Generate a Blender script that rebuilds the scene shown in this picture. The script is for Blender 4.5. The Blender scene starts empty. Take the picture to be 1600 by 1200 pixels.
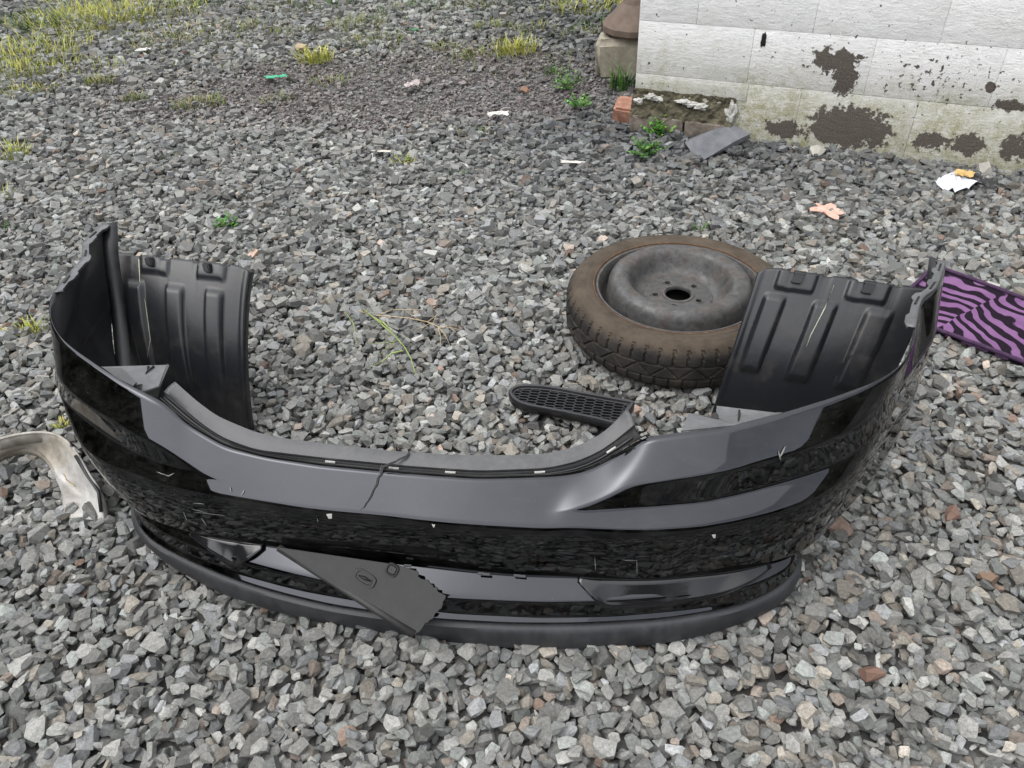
import bpy, bmesh, math, random
import numpy as np
from mathutils import Vector, Matrix, Quaternion, noise as mnoise

R = math.radians
rng = np.random.default_rng(7)
random.seed(7)
scene = bpy.context.scene

# ------------------------------------------------------------------ camera
PITCH, ROLL, CAM_H, FPX = 40.0, -3.0, 1.35, 1200.0
_p, _r = R(PITCH), R(ROLL)
FWD = np.array([0, math.cos(_p), -math.sin(_p)])
_r0 = np.array([1.0, 0, 0]); _u0 = np.cross(_r0, FWD)
RIGHT = math.cos(_r) * _r0 + math.sin(_r) * _u0
UP = np.cross(RIGHT, FWD)
CAM = np.array([0, 0, CAM_H])
cd = bpy.data.cameras.new('camera'); co = bpy.data.objects.new('camera', cd)
scene.collection.objects.link(co)
m = Matrix.Identity(4)
for i in range(3):
    m[i][0] = RIGHT[i]; m[i][1] = UP[i]; m[i][2] = -FWD[i]; m[i][3] = CAM[i]
co.matrix_world = m
cd.sensor_fit = 'HORIZONTAL'; cd.sensor_width = 36.0
cd.lens = 36.0 * FPX / 1600.0
cd.clip_start = 0.02; cd.clip_end = 500
scene.camera = co

# ------------------------------------------------------------------ sky, sun, exposure
SUN_EL, SUN_AZ = 62.0, 262.0            # azimuth the light comes from, clockwise from +Y
w = bpy.data.worlds.new('World'); scene.world = w; w.use_nodes = True
nt = w.node_tree; nt.nodes.clear()
out = nt.nodes.new('ShaderNodeOutputWorld'); bg = nt.nodes.new('ShaderNodeBackground')
sky = nt.nodes.new('ShaderNodeTexSky'); hs = nt.nodes.new('ShaderNodeHueSaturation')
sky.sky_type = 'NISHITA'; sky.sun_disc = False
sky.sun_elevation = R(SUN_EL); sky.sun_rotation = R(SUN_AZ)
sky.dust_density = 2.0; sky.air_density = 1.0
hs.inputs['Saturation'].default_value = 0.20
nt.links.new(sky.outputs[0], hs.inputs['Color']); nt.links.new(hs.outputs[0], bg.inputs[0])
bg.inputs[1].default_value = 0.15
nt.links.new(bg.outputs[0], out.inputs[0])
sl = bpy.data.lights.new('sun', 'SUN'); so = bpy.data.objects.new('sun', sl)
scene.collection.objects.link(so)
sl.energy = 0.7; sl.angle = R(120); sl.color = (1.0, 0.97, 0.92)
_d = Vector((math.sin(R(SUN_AZ)) * math.cos(R(SUN_EL)), math.cos(R(SUN_AZ)) * math.cos(R(SUN_EL)), math.sin(R(SUN_EL))))
so.rotation_euler = _d.to_track_quat('Z', 'Y').to_euler()
so.location = _d * 20
vs = scene.view_settings
vs.view_transform = 'Standard'; vs.look = 'None'; vs.gamma = 1.0; vs.use_curve_mapping = False
vs.exposure = 1.56

# ------------------------------------------------------------------ helpers
COL = scene.collection
def P(x, y, z):
    """ground-plan point seen at photo pixel (x, y), at real height z"""
    d = FWD + (x - 800) / FPX * RIGHT + (600 - y) / FPX * UP
    return CAM + (z - CAM_H) / d[2] * d
def tag(o, label=None, cat=None, group=None, kind=None):
    for k, v in (('label', label), ('category', cat), ('group', group), ('kind', kind)):
        if v: o[k] = v
    return o
def empty(name, loc=(0, 0, 0), rz=0):
    o = bpy.data.objects.new(name, None); o.empty_display_size = 0.05
    o.location = loc; o.rotation_euler = (0, 0, rz); COL.objects.link(o); return o
def link(name, me, mat=None, parent=None, smooth=False, sharp=None):
    o = bpy.data.objects.new(name, me); COL.objects.link(o)
    if mat is not None: me.materials.append(mat)
    if smooth:
        me.polygons.foreach_set('use_smooth', [True] * len(me.polygons))
        if sharp: me.set_sharp_from_angle(angle=R(sharp))
    if parent is not None: o.parent = parent
    return o
def pyobj(name, verts, faces, mat=None, parent=None, smooth=False, sharp=None):
    me = bpy.data.meshes.new(name)
    me.from_pydata([tuple(map(float, v)) for v in verts], [], [tuple(map(int, f)) for f in faces]); me.update()
    return link(name, me, mat, parent, smooth, sharp)
def bmobj(name, bm, mat=None, parent=None, smooth=False, sharp=None):
    me = bpy.data.meshes.new(name); bmesh.ops.recalc_face_normals(bm, faces=bm.faces[:])
    bm.to_mesh(me); bm.free()
    return link(name, me, mat, parent, smooth, sharp)
def grid_faces(nr, nc, wrap=False):
    f = []
    for i in range(nr - 1):
        for j in range(nc if wrap else nc - 1):
            k = (j + 1) % nc
            f.append((i * nc + j, i * nc + k, (i + 1) * nc + k, (i + 1) * nc + j))
    return f
def gridobj(name, G, mat, parent=None, smooth=True, sharp=None, wrap=False, thick=0.0):
    nr, nc = G.shape[:2]
    o = pyobj(name, G.reshape(-1, 3), grid_faces(nr, nc, wrap), mat, parent, smooth, sharp)
    if thick:
        s = o.modifiers.new('thickness', 'SOLIDIFY'); s.thickness = thick; s.offset = 0
    return o
def box_bm(bm, c, s, rot=None, jit=0.0):
    r = bmesh.ops.create_cube(bm, size=1.0)
    for v in r['verts']:
        p = Vector((v.co.x * s[0], v.co.y * s[1], v.co.z * s[2]))
        if jit: p += Vector((random.uniform(-jit, jit), random.uniform(-jit, jit), random.uniform(-jit, jit)))
        if rot is not None: p = rot @ p
        v.co = p + Vector(c)
    return r['verts']
def tube(pts, rad, n=6):
    """vertices and faces of a tapered tube along pts"""
    pts = [Vector(p) for p in pts]; V = []; F = []
    if not hasattr(rad, '__len__'): rad = [rad] * len(pts)
    for i, p in enumerate(pts):
        t = (pts[min(i + 1, len(pts) - 1)] - pts[max(i - 1, 0)]).normalized()
        a = t.orthogonal().normalized(); b = t.cross(a)
        for k in range(n):
            q = 2 * math.pi * k / n
            V.append(p + (a * math.cos(q) + b * math.sin(q)) * rad[i])
    for i in range(len(pts) - 1):
        for k in range(n):
            k2 = (k + 1) % n
            F.append((i * n + k, i * n + k2, (i + 1) * n + k2, (i + 1) * n + k))
    F.append(tuple(range(n))[::-1]); F.append(tuple((len(pts) - 1) * n + k for k in range(n)))
    return V, F
def lathe(prof, n):
    return np.array([[(r * math.cos(2 * math.pi * k / n), r * math.sin(2 * math.pi * k / n), z) for k in range(n)] for r, z in prof])

# ------------------------------------------------------------------ materials
class NT:
    def __init__(s, name):
        s.m = bpy.data.materials.new(name); s.m.use_nodes = True; s.t = s.m.node_tree
        s.b = s.t.nodes['Principled BSDF']
    def n(s, typ, **kw):
        nd = s.t.nodes.new(typ)
        for k, v in kw.items():
            if k in nd.inputs.keys() if hasattr(nd.inputs, 'keys') else False: nd.inputs[k].default_value = v
            else: setattr(nd, k, v)
        return nd
    def l(s, a, b): s.t.links.new(a, b)
    def coord(s, which='Object', scale=None):
        c = s.n('ShaderNodeTexCoord').outputs[which]
        if scale:
            mp = s.n('ShaderNodeMapping'); mp.inputs['Scale'].default_value = scale
            s.l(c, mp.inputs['Vector']); return mp.outputs[0]
        return c
    def noise(s, scale, detail=4, rough=0.6, vec=None, dist=0.0):
        nd = s.n('ShaderNodeTexNoise'); nd.inputs['Scale'].default_value = scale
        nd.inputs['Detail'].default_value = detail; nd.inputs['Roughness'].default_value = rough
        nd.inputs['Distortion'].default_value = dist
        if vec is not None: s.l(vec, nd.inputs['Vector'])
        return nd.outputs['Fac']
    def ramp(s, fac, stops):
        nd = s.n('ShaderNodeValToRGB'); el = nd.color_ramp.elements
        while len(el) < len(stops): el.new(0.5)
        for e, (p, c) in zip(el, stops):
            e.position = p; e.color = (*c, 1) if len(c) == 3 else c
        s.l(fac, nd.inputs[0]); return nd.outputs[0]
    def mix(s, fac, a, b, mode='MIX'):
        nd = s.n('ShaderNodeMix', data_type='RGBA', blend_type=mode)
        for v, i in ((fac, 0), (a, 6), (b, 7)):
            if isinstance(v, (int, float)): nd.inputs[i].default_value = v
            elif isinstance(v, tuple): nd.inputs[i].default_value = (*v, 1)
            else: s.l(v, nd.inputs[i])
        return nd.outputs[2]
    def math(s, op, a, b=None, c=None, clamp=False):
        nd = s.n('ShaderNodeMath', operation=op, use_clamp=clamp)
        for i, v in enumerate((a, b, c)):
            if v is None: continue
            if isinstance(v, (int, float)): nd.inputs[i].default_value = v
            else: s.l(v, nd.inputs[i])
        return nd.outputs[0]
    def bump(s, h, strength=0.3, dist=0.01, prev=None):
        nd = s.n('ShaderNodeBump'); nd.inputs['Strength'].default_value = strength
        nd.inputs['Distance'].default_value = dist; s.l(h, nd.inputs['Height'])
        if prev is not None: s.l(prev, nd.inputs['Normal'])
        s.l(nd.outputs[0], s.b.inputs['Normal']); return nd.outputs[0]
    def set(s, **kw):
        for k, v in kw.items():
            k = k.replace('_', ' ')
            i = s.b.inputs[k]
            if isinstance(v, (int, float)): i.default_value = v
            elif isinstance(v, tuple): i.default_value = (*v, 1)
            else: s.l(v, i)
        return s

def simple(name, c0, c1, scale=30, rough=0.7, bump=0.2, bscale=None, bdist=0.003, metal=0.0, spec=0.4):
    t = NT(name); v = t.coord()
    f = t.noise(scale, 5, 0.65, v)
    t.set(Base_Color=t.ramp(f, [(0.3, c0), (0.7, c1)]), Roughness=rough, Metallic=metal, Specular_IOR_Level=spec)
    if bump: t.bump(t.noise(bscale or scale * 3, 4, 0.6, v), bump, bdist)
    return t.m

# gravel: colour per stone, grain and fine relief from noise
t = NT('gravel_stone'); v = t.coord()
at_ = t.n('ShaderNodeAttribute', attribute_name='col')
n1 = t.noise(160, 4, 0.7, v); n2 = t.noise(600, 2, 0.6, v)
g = t.ramp(n1, [(0.30, (0.62, 0.62, 0.62)), (0.72, (1.3, 1.28, 1.24))])
g2 = t.ramp(n2, [(0.3, (0.8, 0.8, 0.8)), (0.7, (1.15, 1.15, 1.15))])
t.set(Base_Color=t.mix(1.0, t.mix(1.0, at_.outputs['Color'], g, 'MULTIPLY'), g2, 'MULTIPLY'), Roughness=0.82, Specular_IOR_Level=0.35)
t.bump(n1, 0.35, 0.003)
M_stone = t.m

t = NT('ground_dirt'); v = t.coord()
vo = t.n('ShaderNodeTexVoronoi'); vo.inputs['Scale'].default_value = 42; t.l(v, vo.inputs['Vector'])
nz = t.noise(1.2, 4, 0.6, v); nf = t.noise(60, 5, 0.7, v)
dirt = t.ramp(nf, [(0.3, (0.035, 0.028, 0.024)), (0.7, (0.10, 0.082, 0.07))])
sep = t.n('ShaderNodeSeparateColor'); t.l(vo.outputs['Color'], sep.inputs[0])
peb = t.ramp(sep.outputs[0], [(0.0, (0.03, 0.03, 0.029)), (1.0, (0.17, 0.168, 0.162))])  # tones darkened to put shade into the gaps between stones
t.set(Base_Color=t.mix(t.ramp(nz, [(0.25, (0.35,) * 3), (0.55, (1, 1, 1))]), dirt, peb), Roughness=0.95, Specular_IOR_Level=0.2)
t.bump(vo.outputs['Distance'], 0.8, 0.02)
M_dirt = t.m

# bumper paint: black-blue metallic under clear coat, dusty
t = NT('bumper_paint'); v = t.coord()
dust = t.noise(9, 6, 0.7, v)
strk = t.noise(5, 3, 0.7, t.coord('Object', (3, 14, 40)))
spk = t.ramp(t.noise(260, 2, 0.5, v), [(0.735, (0, 0, 0)), (0.76, (1, 1, 1))])
film = t.math('MULTIPLY', t.ramp(dust, [(0.38, (0,) * 3), (0.8, (1,) * 3)]), t.ramp(strk, [(0.3, (0.35,) * 3), (0.7, (1,) * 3)]))
smr = t.ramp(t.noise(16, 6, 0.75, t.coord('Object', (1.0, 1.6, 2.2))), [(0.50, (0,) * 3), (0.72, (1,) * 3)])
scr = t.ramp(t.noise(34, 2, 0.5, t.coord('Object', (0.7, 3, 14))), [(0.675, (0,) * 3), (0.70, (1,) * 3)])
film = t.math('ADD', film, t.math('ADD', t.math('MULTIPLY', smr, 0.55), t.math('MULTIPLY', scr, 0.35)))
film = t.math('ADD', t.math('MULTIPLY', film, 0.085), t.math('MULTIPLY', spk, 0.25), clamp=True)
t.set(Base_Color=(0.048, 0.0495, 0.054), Metallic=1.0, Roughness=t.ramp(strk, [(0.35, (0.022,) * 3), (0.62, (0.05,) * 3), (0.8, (0.16,) * 3)]))
dd = t.n('ShaderNodeBsdfDiffuse'); dd.inputs['Color'].default_value = (0.20, 0.195, 0.185, 1)
ms = t.n('ShaderNodeMixShader'); t.l(film, ms.inputs[0]); t.l(t.b.outputs[0], ms.inputs[1]); t.l(dd.outputs[0], ms.inputs[2])
t.l(ms.outputs[0], t.t.nodes['Material Output'].inputs[0])
t.bump(t.noise(5, 2, 0.5, v), 0.06, 0.01)
M_paint = t.m

def plastic(name, base, dusty, lo=0.35, hi=0.75, rough=0.5, bump=0.12):
    t = NT(name); v = t.coord()
    f = t.noise(7, 7, 0.72, v); st = t.noise(6, 4, 0.7, t.coord('Object', (9, 9, 1.2)))
    k = t.math('MULTIPLY', t.ramp(f, [(lo, (0,) * 3), (hi, (1,) * 3)]), t.ramp(st, [(0.35, (0.25,) * 3), (0.7, (1,) * 3)]))
    t.set(Base_Color=t.mix(k, base, dusty), Roughness=t.math('ADD', t.math('MULTIPLY', k, 0.3), rough), Specular_IOR_Level=0.5)
    t.bump(t.noise(350, 3, 0.6, v), bump, 0.001, t.bump(t.noise(28, 4, 0.6, v), bump * 1.2, 0.004))
    return t.m
M_liner = plastic('liner_plastic', (0.011, 0.012, 0.0145), (0.075, 0.066, 0.055), 0.50, 0.82, 0.36)
M_black = plastic('black_plastic', (0.012, 0.012, 0.014), (0.05, 0.05, 0.052), 0.4, 0.9, 0.35)
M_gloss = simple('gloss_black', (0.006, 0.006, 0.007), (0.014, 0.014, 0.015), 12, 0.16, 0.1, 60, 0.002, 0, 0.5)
M_ledge = plastic('dusty_ledge_plastic', (0.036, 0.037, 0.040), (0.125, 0.124, 0.122), 0.3, 0.75, 0.40)
M_lip = plastic('rubber_lip', (0.020, 0.021, 0.024), (0.075, 0.076, 0.08), 0.35, 0.85, 0.5)
M_groove = simple('groove_black', (0.004, 0.004, 0.004), (0.012, 0.012, 0.012), 40, 0.6, 0)
M_tray = plastic('undertray_plastic', (0.016, 0.0158, 0.0155), (0.055, 0.053, 0.050), 0.35, 0.85, 0.5)
M_brkt = plastic('bracket_plastic', (0.06, 0.062, 0.066), (0.20, 0.20, 0.20), 0.3, 0.8, 0.35)
M_scr = simple('scratch_glint_grey', (0.12, 0.12, 0.12), (0.26, 0.26, 0.25), 60, 0.6, 0)
M_raw = simple('torn_plastic_edge', (0.30, 0.29, 0.27), (0.55, 0.54, 0.51), 60, 0.7, 0.2)

# tyre rubber: muddy sidewall, darker tread
t = NT('muddy_tyre'); v = t.coord()
f = t.noise(14, 6, 0.7, v)
sp = t.n('ShaderNodeSeparateXYZ'); t.l(v, sp.inputs[0])
rad = t.math('SQRT', t.math('ADD', t.math('MULTIPLY', sp.outputs[0], sp.outputs[0]), t.math('MULTIPLY', sp.outputs[1], sp.outputs[1])))
side = t.ramp(t.math('MULTIPLY_ADD', t.math('SUBTRACT', 0.292, rad), 40, t.math('MULTIPLY', f, 0.6)), [(0.0, (0.05,) * 3), (0.55, (1,) * 3)])
mud = t.ramp(f, [(0.3, (0.034, 0.026, 0.019)), (0.7, (0.093, 0.072, 0.051))])
rub = t.ramp(f, [(0.3, (0.012, 0.012, 0.013)), (0.75, (0.050, 0.044, 0.040))])
t.set(Base_Color=t.mix(side, rub, mud), Roughness=0.85, Specular_IOR_Level=0.3)
t.bump(t.noise(120, 4, 0.6, v), 0.35, 0.003)
M_tyre = t.m
t = NT('rusty_steel'); v = t.coord()
f = t.noise(16, 7, 0.75, v); f2 = t.noise(60, 4, 0.7, v)
steel = t.ramp(f2, [(0.3, (0.034, 0.034, 0.034)), (0.7, (0.092, 0.090, 0.087))])
rust = t.ramp(f2, [(0.3, (0.06, 0.038, 0.026)), (0.7, (0.125, 0.088, 0.064))])
k = t.ramp(f, [(0.48, (0,) * 3), (0.75, (0.75,) * 3)])
t.set(Base_Color=t.mix(k, steel, rust), Roughness=t.ramp(f, [(0.4, (0.42,) * 3), (0.6, (0.8,) * 3)]), Metallic=0.15, Specular_IOR_Level=0.55)
t.bump(f2, 0.3, 0.002)
M_steel = t.m
M_dark = simple('inner_shade_black', (0.006, 0.006, 0.006), (0.014, 0.013, 0.012), 30, 0.9, 0)  # near-black colour standing in for shade inside the wheel and wall hole

# zebra mat pile
t = NT('zebra_mat'); v = t.coord()
sp = t.n('ShaderNodeSeparateXYZ'); t.l(v, sp.inputs[0])
X_, Y_ = sp.outputs[0], sp.outputs[1]
nb = t.noise(6, 2, 0.5, v)
seam = t.math('SUBTRACT', X_, t.math('MULTIPLY_ADD', Y_, 0.35, 0.235))
side_ = t.math('GREATER_THAN', t.math('MULTIPLY_ADD', t.math('SUBTRACT', nb, 0.5), 0.10, seam), 0.0)
pl_ = t.math('MULTIPLY_ADD', t.math('MULTIPLY', Y_, X_), 130, t.math('MULTIPLY', Y_, 118))
pr_ = t.math('MULTIPLY_ADD', X_, 92, t.math('MULTIPLY', Y_, 105))
ph_ = t.math('MULTIPLY_ADD', side_, t.math('SUBTRACT', pr_, pl_), pl_)
wv = t.math('SINE', t.math('MULTIPLY_ADD', nb, 24, ph_))
thr = t.math('ADD', wv, t.math('MULTIPLY_ADD', t.noise(22, 2, 0.5, v), 2.0, -1.08))
fz = t.noise(400, 3, 0.7, v)
bw = t.ramp(t.math('MULTIPLY_ADD', fz, 0.25, t.math('MULTIPLY_ADD', thr, 0.5, 0.4)), [(0.44, (0,) * 3), (0.56, (1,) * 3)])
pur = t.ramp(t.noise(10, 5, 0.6, v), [(0.3, (0.145, 0.066, 0.165)), (0.75, (0.225, 0.12, 0.235))])
t.set(Base_Color=t.mix(bw, (0.014, 0.009, 0.016), pur), Roughness=0.95, Specular_IOR_Level=0.1)
t.bump(fz, 0.6, 0.004)
M_mat = t.m

# painted block wall, with peeled patches and algae
WALL_ANG = R(-25.5)
WD = np.array([math.cos(WALL_ANG), math.sin(WALL_ANG), 0]); WN = np.array([-WD[1], WD[0], 0])
WA = P(996, 197, 0.0)
def SZ(x, y):
    d = FWD + (x - 800) / FPX * RIGHT + (600 - y) / FPX * UP
    q = CAM + ((WA - CAM) @ WN) / (d @ WN) * d
    return float((q - WA) @ WD), float(q[2])
t = NT('white_painted_block'); v = t.coord()
sp = t.n('ShaderNodeSeparateXYZ'); t.l(v, sp.inputs[0]); X_, Z_ = sp.outputs[0], sp.outputs[2]
nbig = t.noise(7, 6, 0.65, v); nmid = t.noise(26, 6, 0.7, v); nfin = t.noise(160, 4, 0.65, v)
mask = None
for (px, py, hw, hh, amp) in [(1303, 95, 0.085, 0.045, 1.5), (1322, 122, 0.045, 0.065, 1.3), (1322, 200, 0.150, 0.085, 0.85), (1225, 202, 0.075, 0.04, 1.1),
                              (1370, 205, 0.05, 0.07, 1.4), (1455, 222, 0.06, 0.038, 1.6), (1513, 226, 0.055, 0.045, 1.3), (1592, 232, 0.07, 0.05, 1.4), (1575, 165, 0.05, 0.02, 1.4), (1548, 137, 0.018, 0.02, 1.0)]:
    s0, z0 = SZ(px, py)
    a = t.math('DIVIDE', t.math('SUBTRACT', X_, s0), hw); b = t.math('DIVIDE', t.math('SUBTRACT', Z_, z0), hh)
    dd = t.math('SQRT', t.math('ADD', t.math('MULTIPLY', a, a), t.math('MULTIPLY', b, b)))
    e = t.math('SUBTRACT', t.math('MULTIPLY_ADD', t.math('SUBTRACT', nmid, 0.5), amp * 2.6, 1.0), dd)
    mask = e if mask is None else t.math('MAXIMUM', mask, e)
# small flakes on the right-hand block, and tiny chips low on the wall
s0, z0 = SZ(1462, 122)
a = t.math('DIVIDE', t.math('SUBTRACT', X_, s0), 0.26); b = t.math('DIVIDE', t.math('SUBTRACT', Z_, z0), 0.12)
reg = t.math('SUBTRACT', 1.15, t.math('SQRT', t.math('ADD', t.math('MULTIPLY', a, a), t.math('MULTIPLY', b, b))), clamp=True)
fl = t.math('MULTIPLY', t.math('SUBTRACT', t.math('MULTIPLY_ADD', reg, 0.10, t.noise(46, 4, 0.6, v)), 0.665), 8)
mask = t.math('MAXIMUM', mask, fl)
ch = t.math('MULTIPLY', t.math('SUBTRACT', t.noise(75, 3, 0.55, v), t.math('MULTIPLY_ADD', Z_, 0.10, 0.715)), 8)
mask = t.math('MAXIMUM', mask, ch)
off = t.ramp(mask, [(0.0, (0,) * 3), (0.03, (1,) * 3)])
paint = t.ramp(nbig, [(0.25, (0.68, 0.67, 0.645)), (0.6, (0.80, 0.795, 0.785))])
low = t.math('MULTIPLY', t.math('SUBTRACT', t.math('MULTIPLY_ADD', nbig, 0.55, 0.09), Z_), 4.2, clamp=True)
alg = t.math('MULTIPLY', low, t.ramp(nmid, [(0.3, (0.25,) * 3), (0.62, (1,) * 3)]))
paint = t.mix(t.math('MULTIPLY', alg, 0.95), paint, (0.32, 0.305, 0.165))
grime = t.math('MULTIPLY', low, t.ramp(nfin, [(0.5, (0,) * 3), (0.72, (0.75,) * 3)]))
paint = t.mix(grime, paint, (0.12, 0.11, 0.08))
bare = t.ramp(t.noise(210, 4, 0.75, v), [(0.32, (0.06, 0.051, 0.042)), (0.6, (0.135, 0.116, 0.098)), (0.76, (0.36, 0.33, 0.30))])
t.set(Base_Color=t.mix(off, paint, bare), Roughness=t.mix(off, (0.6,) * 3, (0.95,) * 3), Specular_IOR_Level=0.3)
b1 = t.bump(t.math('SUBTRACT', 1.0, off), 0.8, 0.006)
hstr = t.noise(9, 5, 0.65, t.coord('Object', (2.2, 2, 7)))
t.bump(t.math('ADD', t.math('MULTIPLY_ADD', nfin, 0.5, nmid), t.math('MULTIPLY', hstr, 0.7)), 0.6, 0.009, b1)
M_wall = t.m
M_brick = simple('weathered_brick', (0.085, 0.07, 0.055), (0.25, 0.215, 0.18), 28, 0.92, 0.5, 140, 0.006)
M_redbrick = simple('red_brick', (0.20, 0.09, 0.06), (0.42, 0.23, 0.16), 30, 0.9, 0.5, 140, 0.006)
M_mortar = simple('mossy_mortar', (0.028, 0.026, 0.016), (0.17, 0.15, 0.10), 24, 0.95, 0.8, 90, 0.012)
M_render = simple('white_render_lumps', (0.30, 0.29, 0.25), (0.62, 0.61, 0.58), 26, 0.95, 0.7, 90, 0.01)
M_conc = simple('grey_cast_stone', (0.19, 0.165, 0.12), (0.36, 0.33, 0.27), 22, 0.93, 0.5, 160, 0.006)
M_clay = simple('brown_clay', (0.10, 0.072, 0.055), (0.165, 0.125, 0.10), 12, 0.85, 0.25, 90, 0.004)
M_slate = simple('blue_slate', (0.085, 0.09, 0.10), (0.17, 0.175, 0.19), 18, 0.75, 0.4, 60, 0.006)

def leaf_mat(name, a, b):
    t = NT(name); ob = t.n('ShaderNodeAttribute', attribute_name='col')
    f = t.noise(30, 3, 0.6, t.coord())
    t.set(Base_Color=t.mix(1.0, ob.outputs['Color'], t.ramp(f, [(0.3, (0.75,) * 3), (0.7, (1.2,) * 3)]), 'MULTIPLY'), Roughness=0.6, Specular_IOR_Level=0.3)
    t.b.inputs['Subsurface Weight'].default_value = 0.0
    return t.m
M_leaf = leaf_mat('leaf', 0, 0)
M_pale = simple('pale_straw', (0.38, 0.37, 0.28), (0.55, 0.54, 0.44), 40, 0.8, 0)
M_straw = simple('dry_straw', (0.34, 0.25, 0.14), (0.55, 0.43, 0.28), 40, 0.8, 0)

# ================================================================== SETTING
def wall_side(x, y):     # >0 : behind the block wall's face
    return (np.stack([x, y], -1) - WA[:2]) @ WN[:2]
def wall_s(x, y): return (np.stack([x, y], -1) - WA[:2]) @ WD[:2]

# ground sheet (bare earth under the stones), reaching the horizon
xs = np.concatenate([np.linspace(-70, -7, 12), np.linspace(-6.5, 6.5, 80), np.linspace(7, 70, 12)])
ys = np.concatenate([np.linspace(-70, -1, 12), np.linspace(-0.5, 9, 70), np.linspace(10, 90, 12)])
def ground_h(x, y):
    return 0.012 * np.sin(x * 1.7 + 0.6) * np.cos(y * 1.3) * np.clip((np.hypot(x, y - 1.2) - 1.0) / 2, 0, 1)
gx, gy = np.meshgrid(xs, ys)
G = np.stack([gx, gy, ground_h(gx, gy) - 0.022], -1)
tag(gridobj('ground', G, M_dirt, None, True), kind='structure')

# ------------------------------------------------------------------ gravel
def make_variant(seed, ncut, merge=0.035):
    rr = random.Random(seed); bm = bmesh.new(); bmesh.ops.create_cube(bm, size=1.0)
    for i in range(ncut):
        n = Vector((rr.gauss(0, 1), rr.gauss(0, 1), rr.gauss(0, 0.9))).normalized()
        d = rr.uniform(0.30, 0.47)
        g = bmesh.ops.bisect_plane(bm, geom=bm.verts[:] + bm.edges[:] + bm.faces[:], plane_co=n * d, plane_no=n, clear_outer=True)
        ed = [e for e in g['geom_cut'] if isinstance(e, bmesh.types.BMEdge)]
        if ed: bmesh.ops.holes_fill(bm, edges=[e for e in bm.edges if e.is_boundary], sides=0)
    bmesh.ops.remove_doubles(bm, verts=bm.verts[:], dist=merge)
    bmesh.ops.triangulate(bm, faces=bm.faces[:]); bmesh.ops.recalc_face_normals(bm, faces=bm.faces[:])
    V = np.array([v.co[:] for v in bm.verts]); F = np.array([[v.index for v in f.verts] for f in bm.faces], dtype=np.int64)
    bm.free(); V -= (V.max(0) + V.min(0)) / 2; V /= (V.max(0) - V.min(0))
    return V, F
VAR_HI = [make_variant(100 + i, 11, 0.085) for i in range(36)]
VAR_LO = [make_variant(500 + i, 3, 0.19) for i in range(30)]

WS = 1.065; TYRE_C = P(1060, 452, 0.13)
MAT_A = P(1483, 425, 0.02)[:2]; MAT_D = np.array([0.672, -0.741]); MAT_P = np.array([-0.741, -0.672])
def smooth01(a): a = np.clip(a, 0, 1); return a * a * (3 - 2 * a)
def fbm(x, y, s, seed=0):
    r = np.random.default_rng(seed); o = np.zeros_like(x); amp = 1; tot = 0
    for k in range(4):
        for j in range(3):
            a = r.uniform(0, 6.28); o += amp * np.sin((x * math.cos(a) + y * math.sin(a)) * s * (1.9 ** k) + r.uniform(0, 6.28)) / 3
        tot += amp; amp *= 0.6
    return o / tot
_mc = P(610, 130, 0)
def mulch(x, y):
    a = ((x - _mc[0]) / 1.45) ** 2 + ((y - _mc[1]) / 0.62) ** 2
    return smooth01(1.35 - a + 0.9 * fbm(x, y, 3.1, 5))
def in_region(x, y):
    half = 1.12 + 0.76 * y
    k = (y > 0.12) & (y < 6.6) & (x > -half - 0.35 - 0.1 * y) & (x < half + 0.35)
    k &= ~((wall_side(x, y) > 0.02) & (wall_s(x, y) > -0.03))
    return k
def lay(pitch, frac, seed):
    r = np.random.default_rng(seed)
    ax = np.arange(-6.6, 6.2, pitch); ay = np.arange(0.12, 6.6, pitch)
    X, Y = np.meshgrid(ax, ay); X = X.ravel(); Y = Y.ravel()
    k = r.random(X.size) < frac; X = X[k]; Y = Y[k]
    X = X + r.uniform(-.5, .5, X.size) * pitch; Y = Y + r.uniform(-.5, .5, X.size) * pitch
    k = in_region(X, Y); return X[k], Y[k]
xa, ya = lay(0.0186, 1.0, 1); xb, yb = lay(0.026, 0.55, 2)
o1 = rng.permutation(xa.size); o2 = rng.permutation(xb.size)
sx = np.concatenate([xa[o1], xb[o2]]); sy = np.concatenate([ya[o1], yb[o2]])
first = np.arange(sx.size) < xa.size
far = sy > 4.2
keep = rng.random(sx.size) > np.clip((sy - 2.4) * 0.19, 0, 0.48); sx, sy, first = sx[keep], sy[keep], first[keep]
N = sx.size
mu = mulch(sx, sy)
L = np.clip(rng.lognormal(math.log(0.0272), 0.25, N), 0.010, 0.050) * (1 + np.clip((sy - 2.4) * 0.07, 0, 0.20))
L *= 1 - 0.56 * mu * (rng.random(N) < 0.93)
by = np.clip(rng.normal(0.70, 0.13, N), 0.40, 1.0); cz = np.clip(rng.normal(0.50, 0.12, N), 0.25, 0.85)
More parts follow.
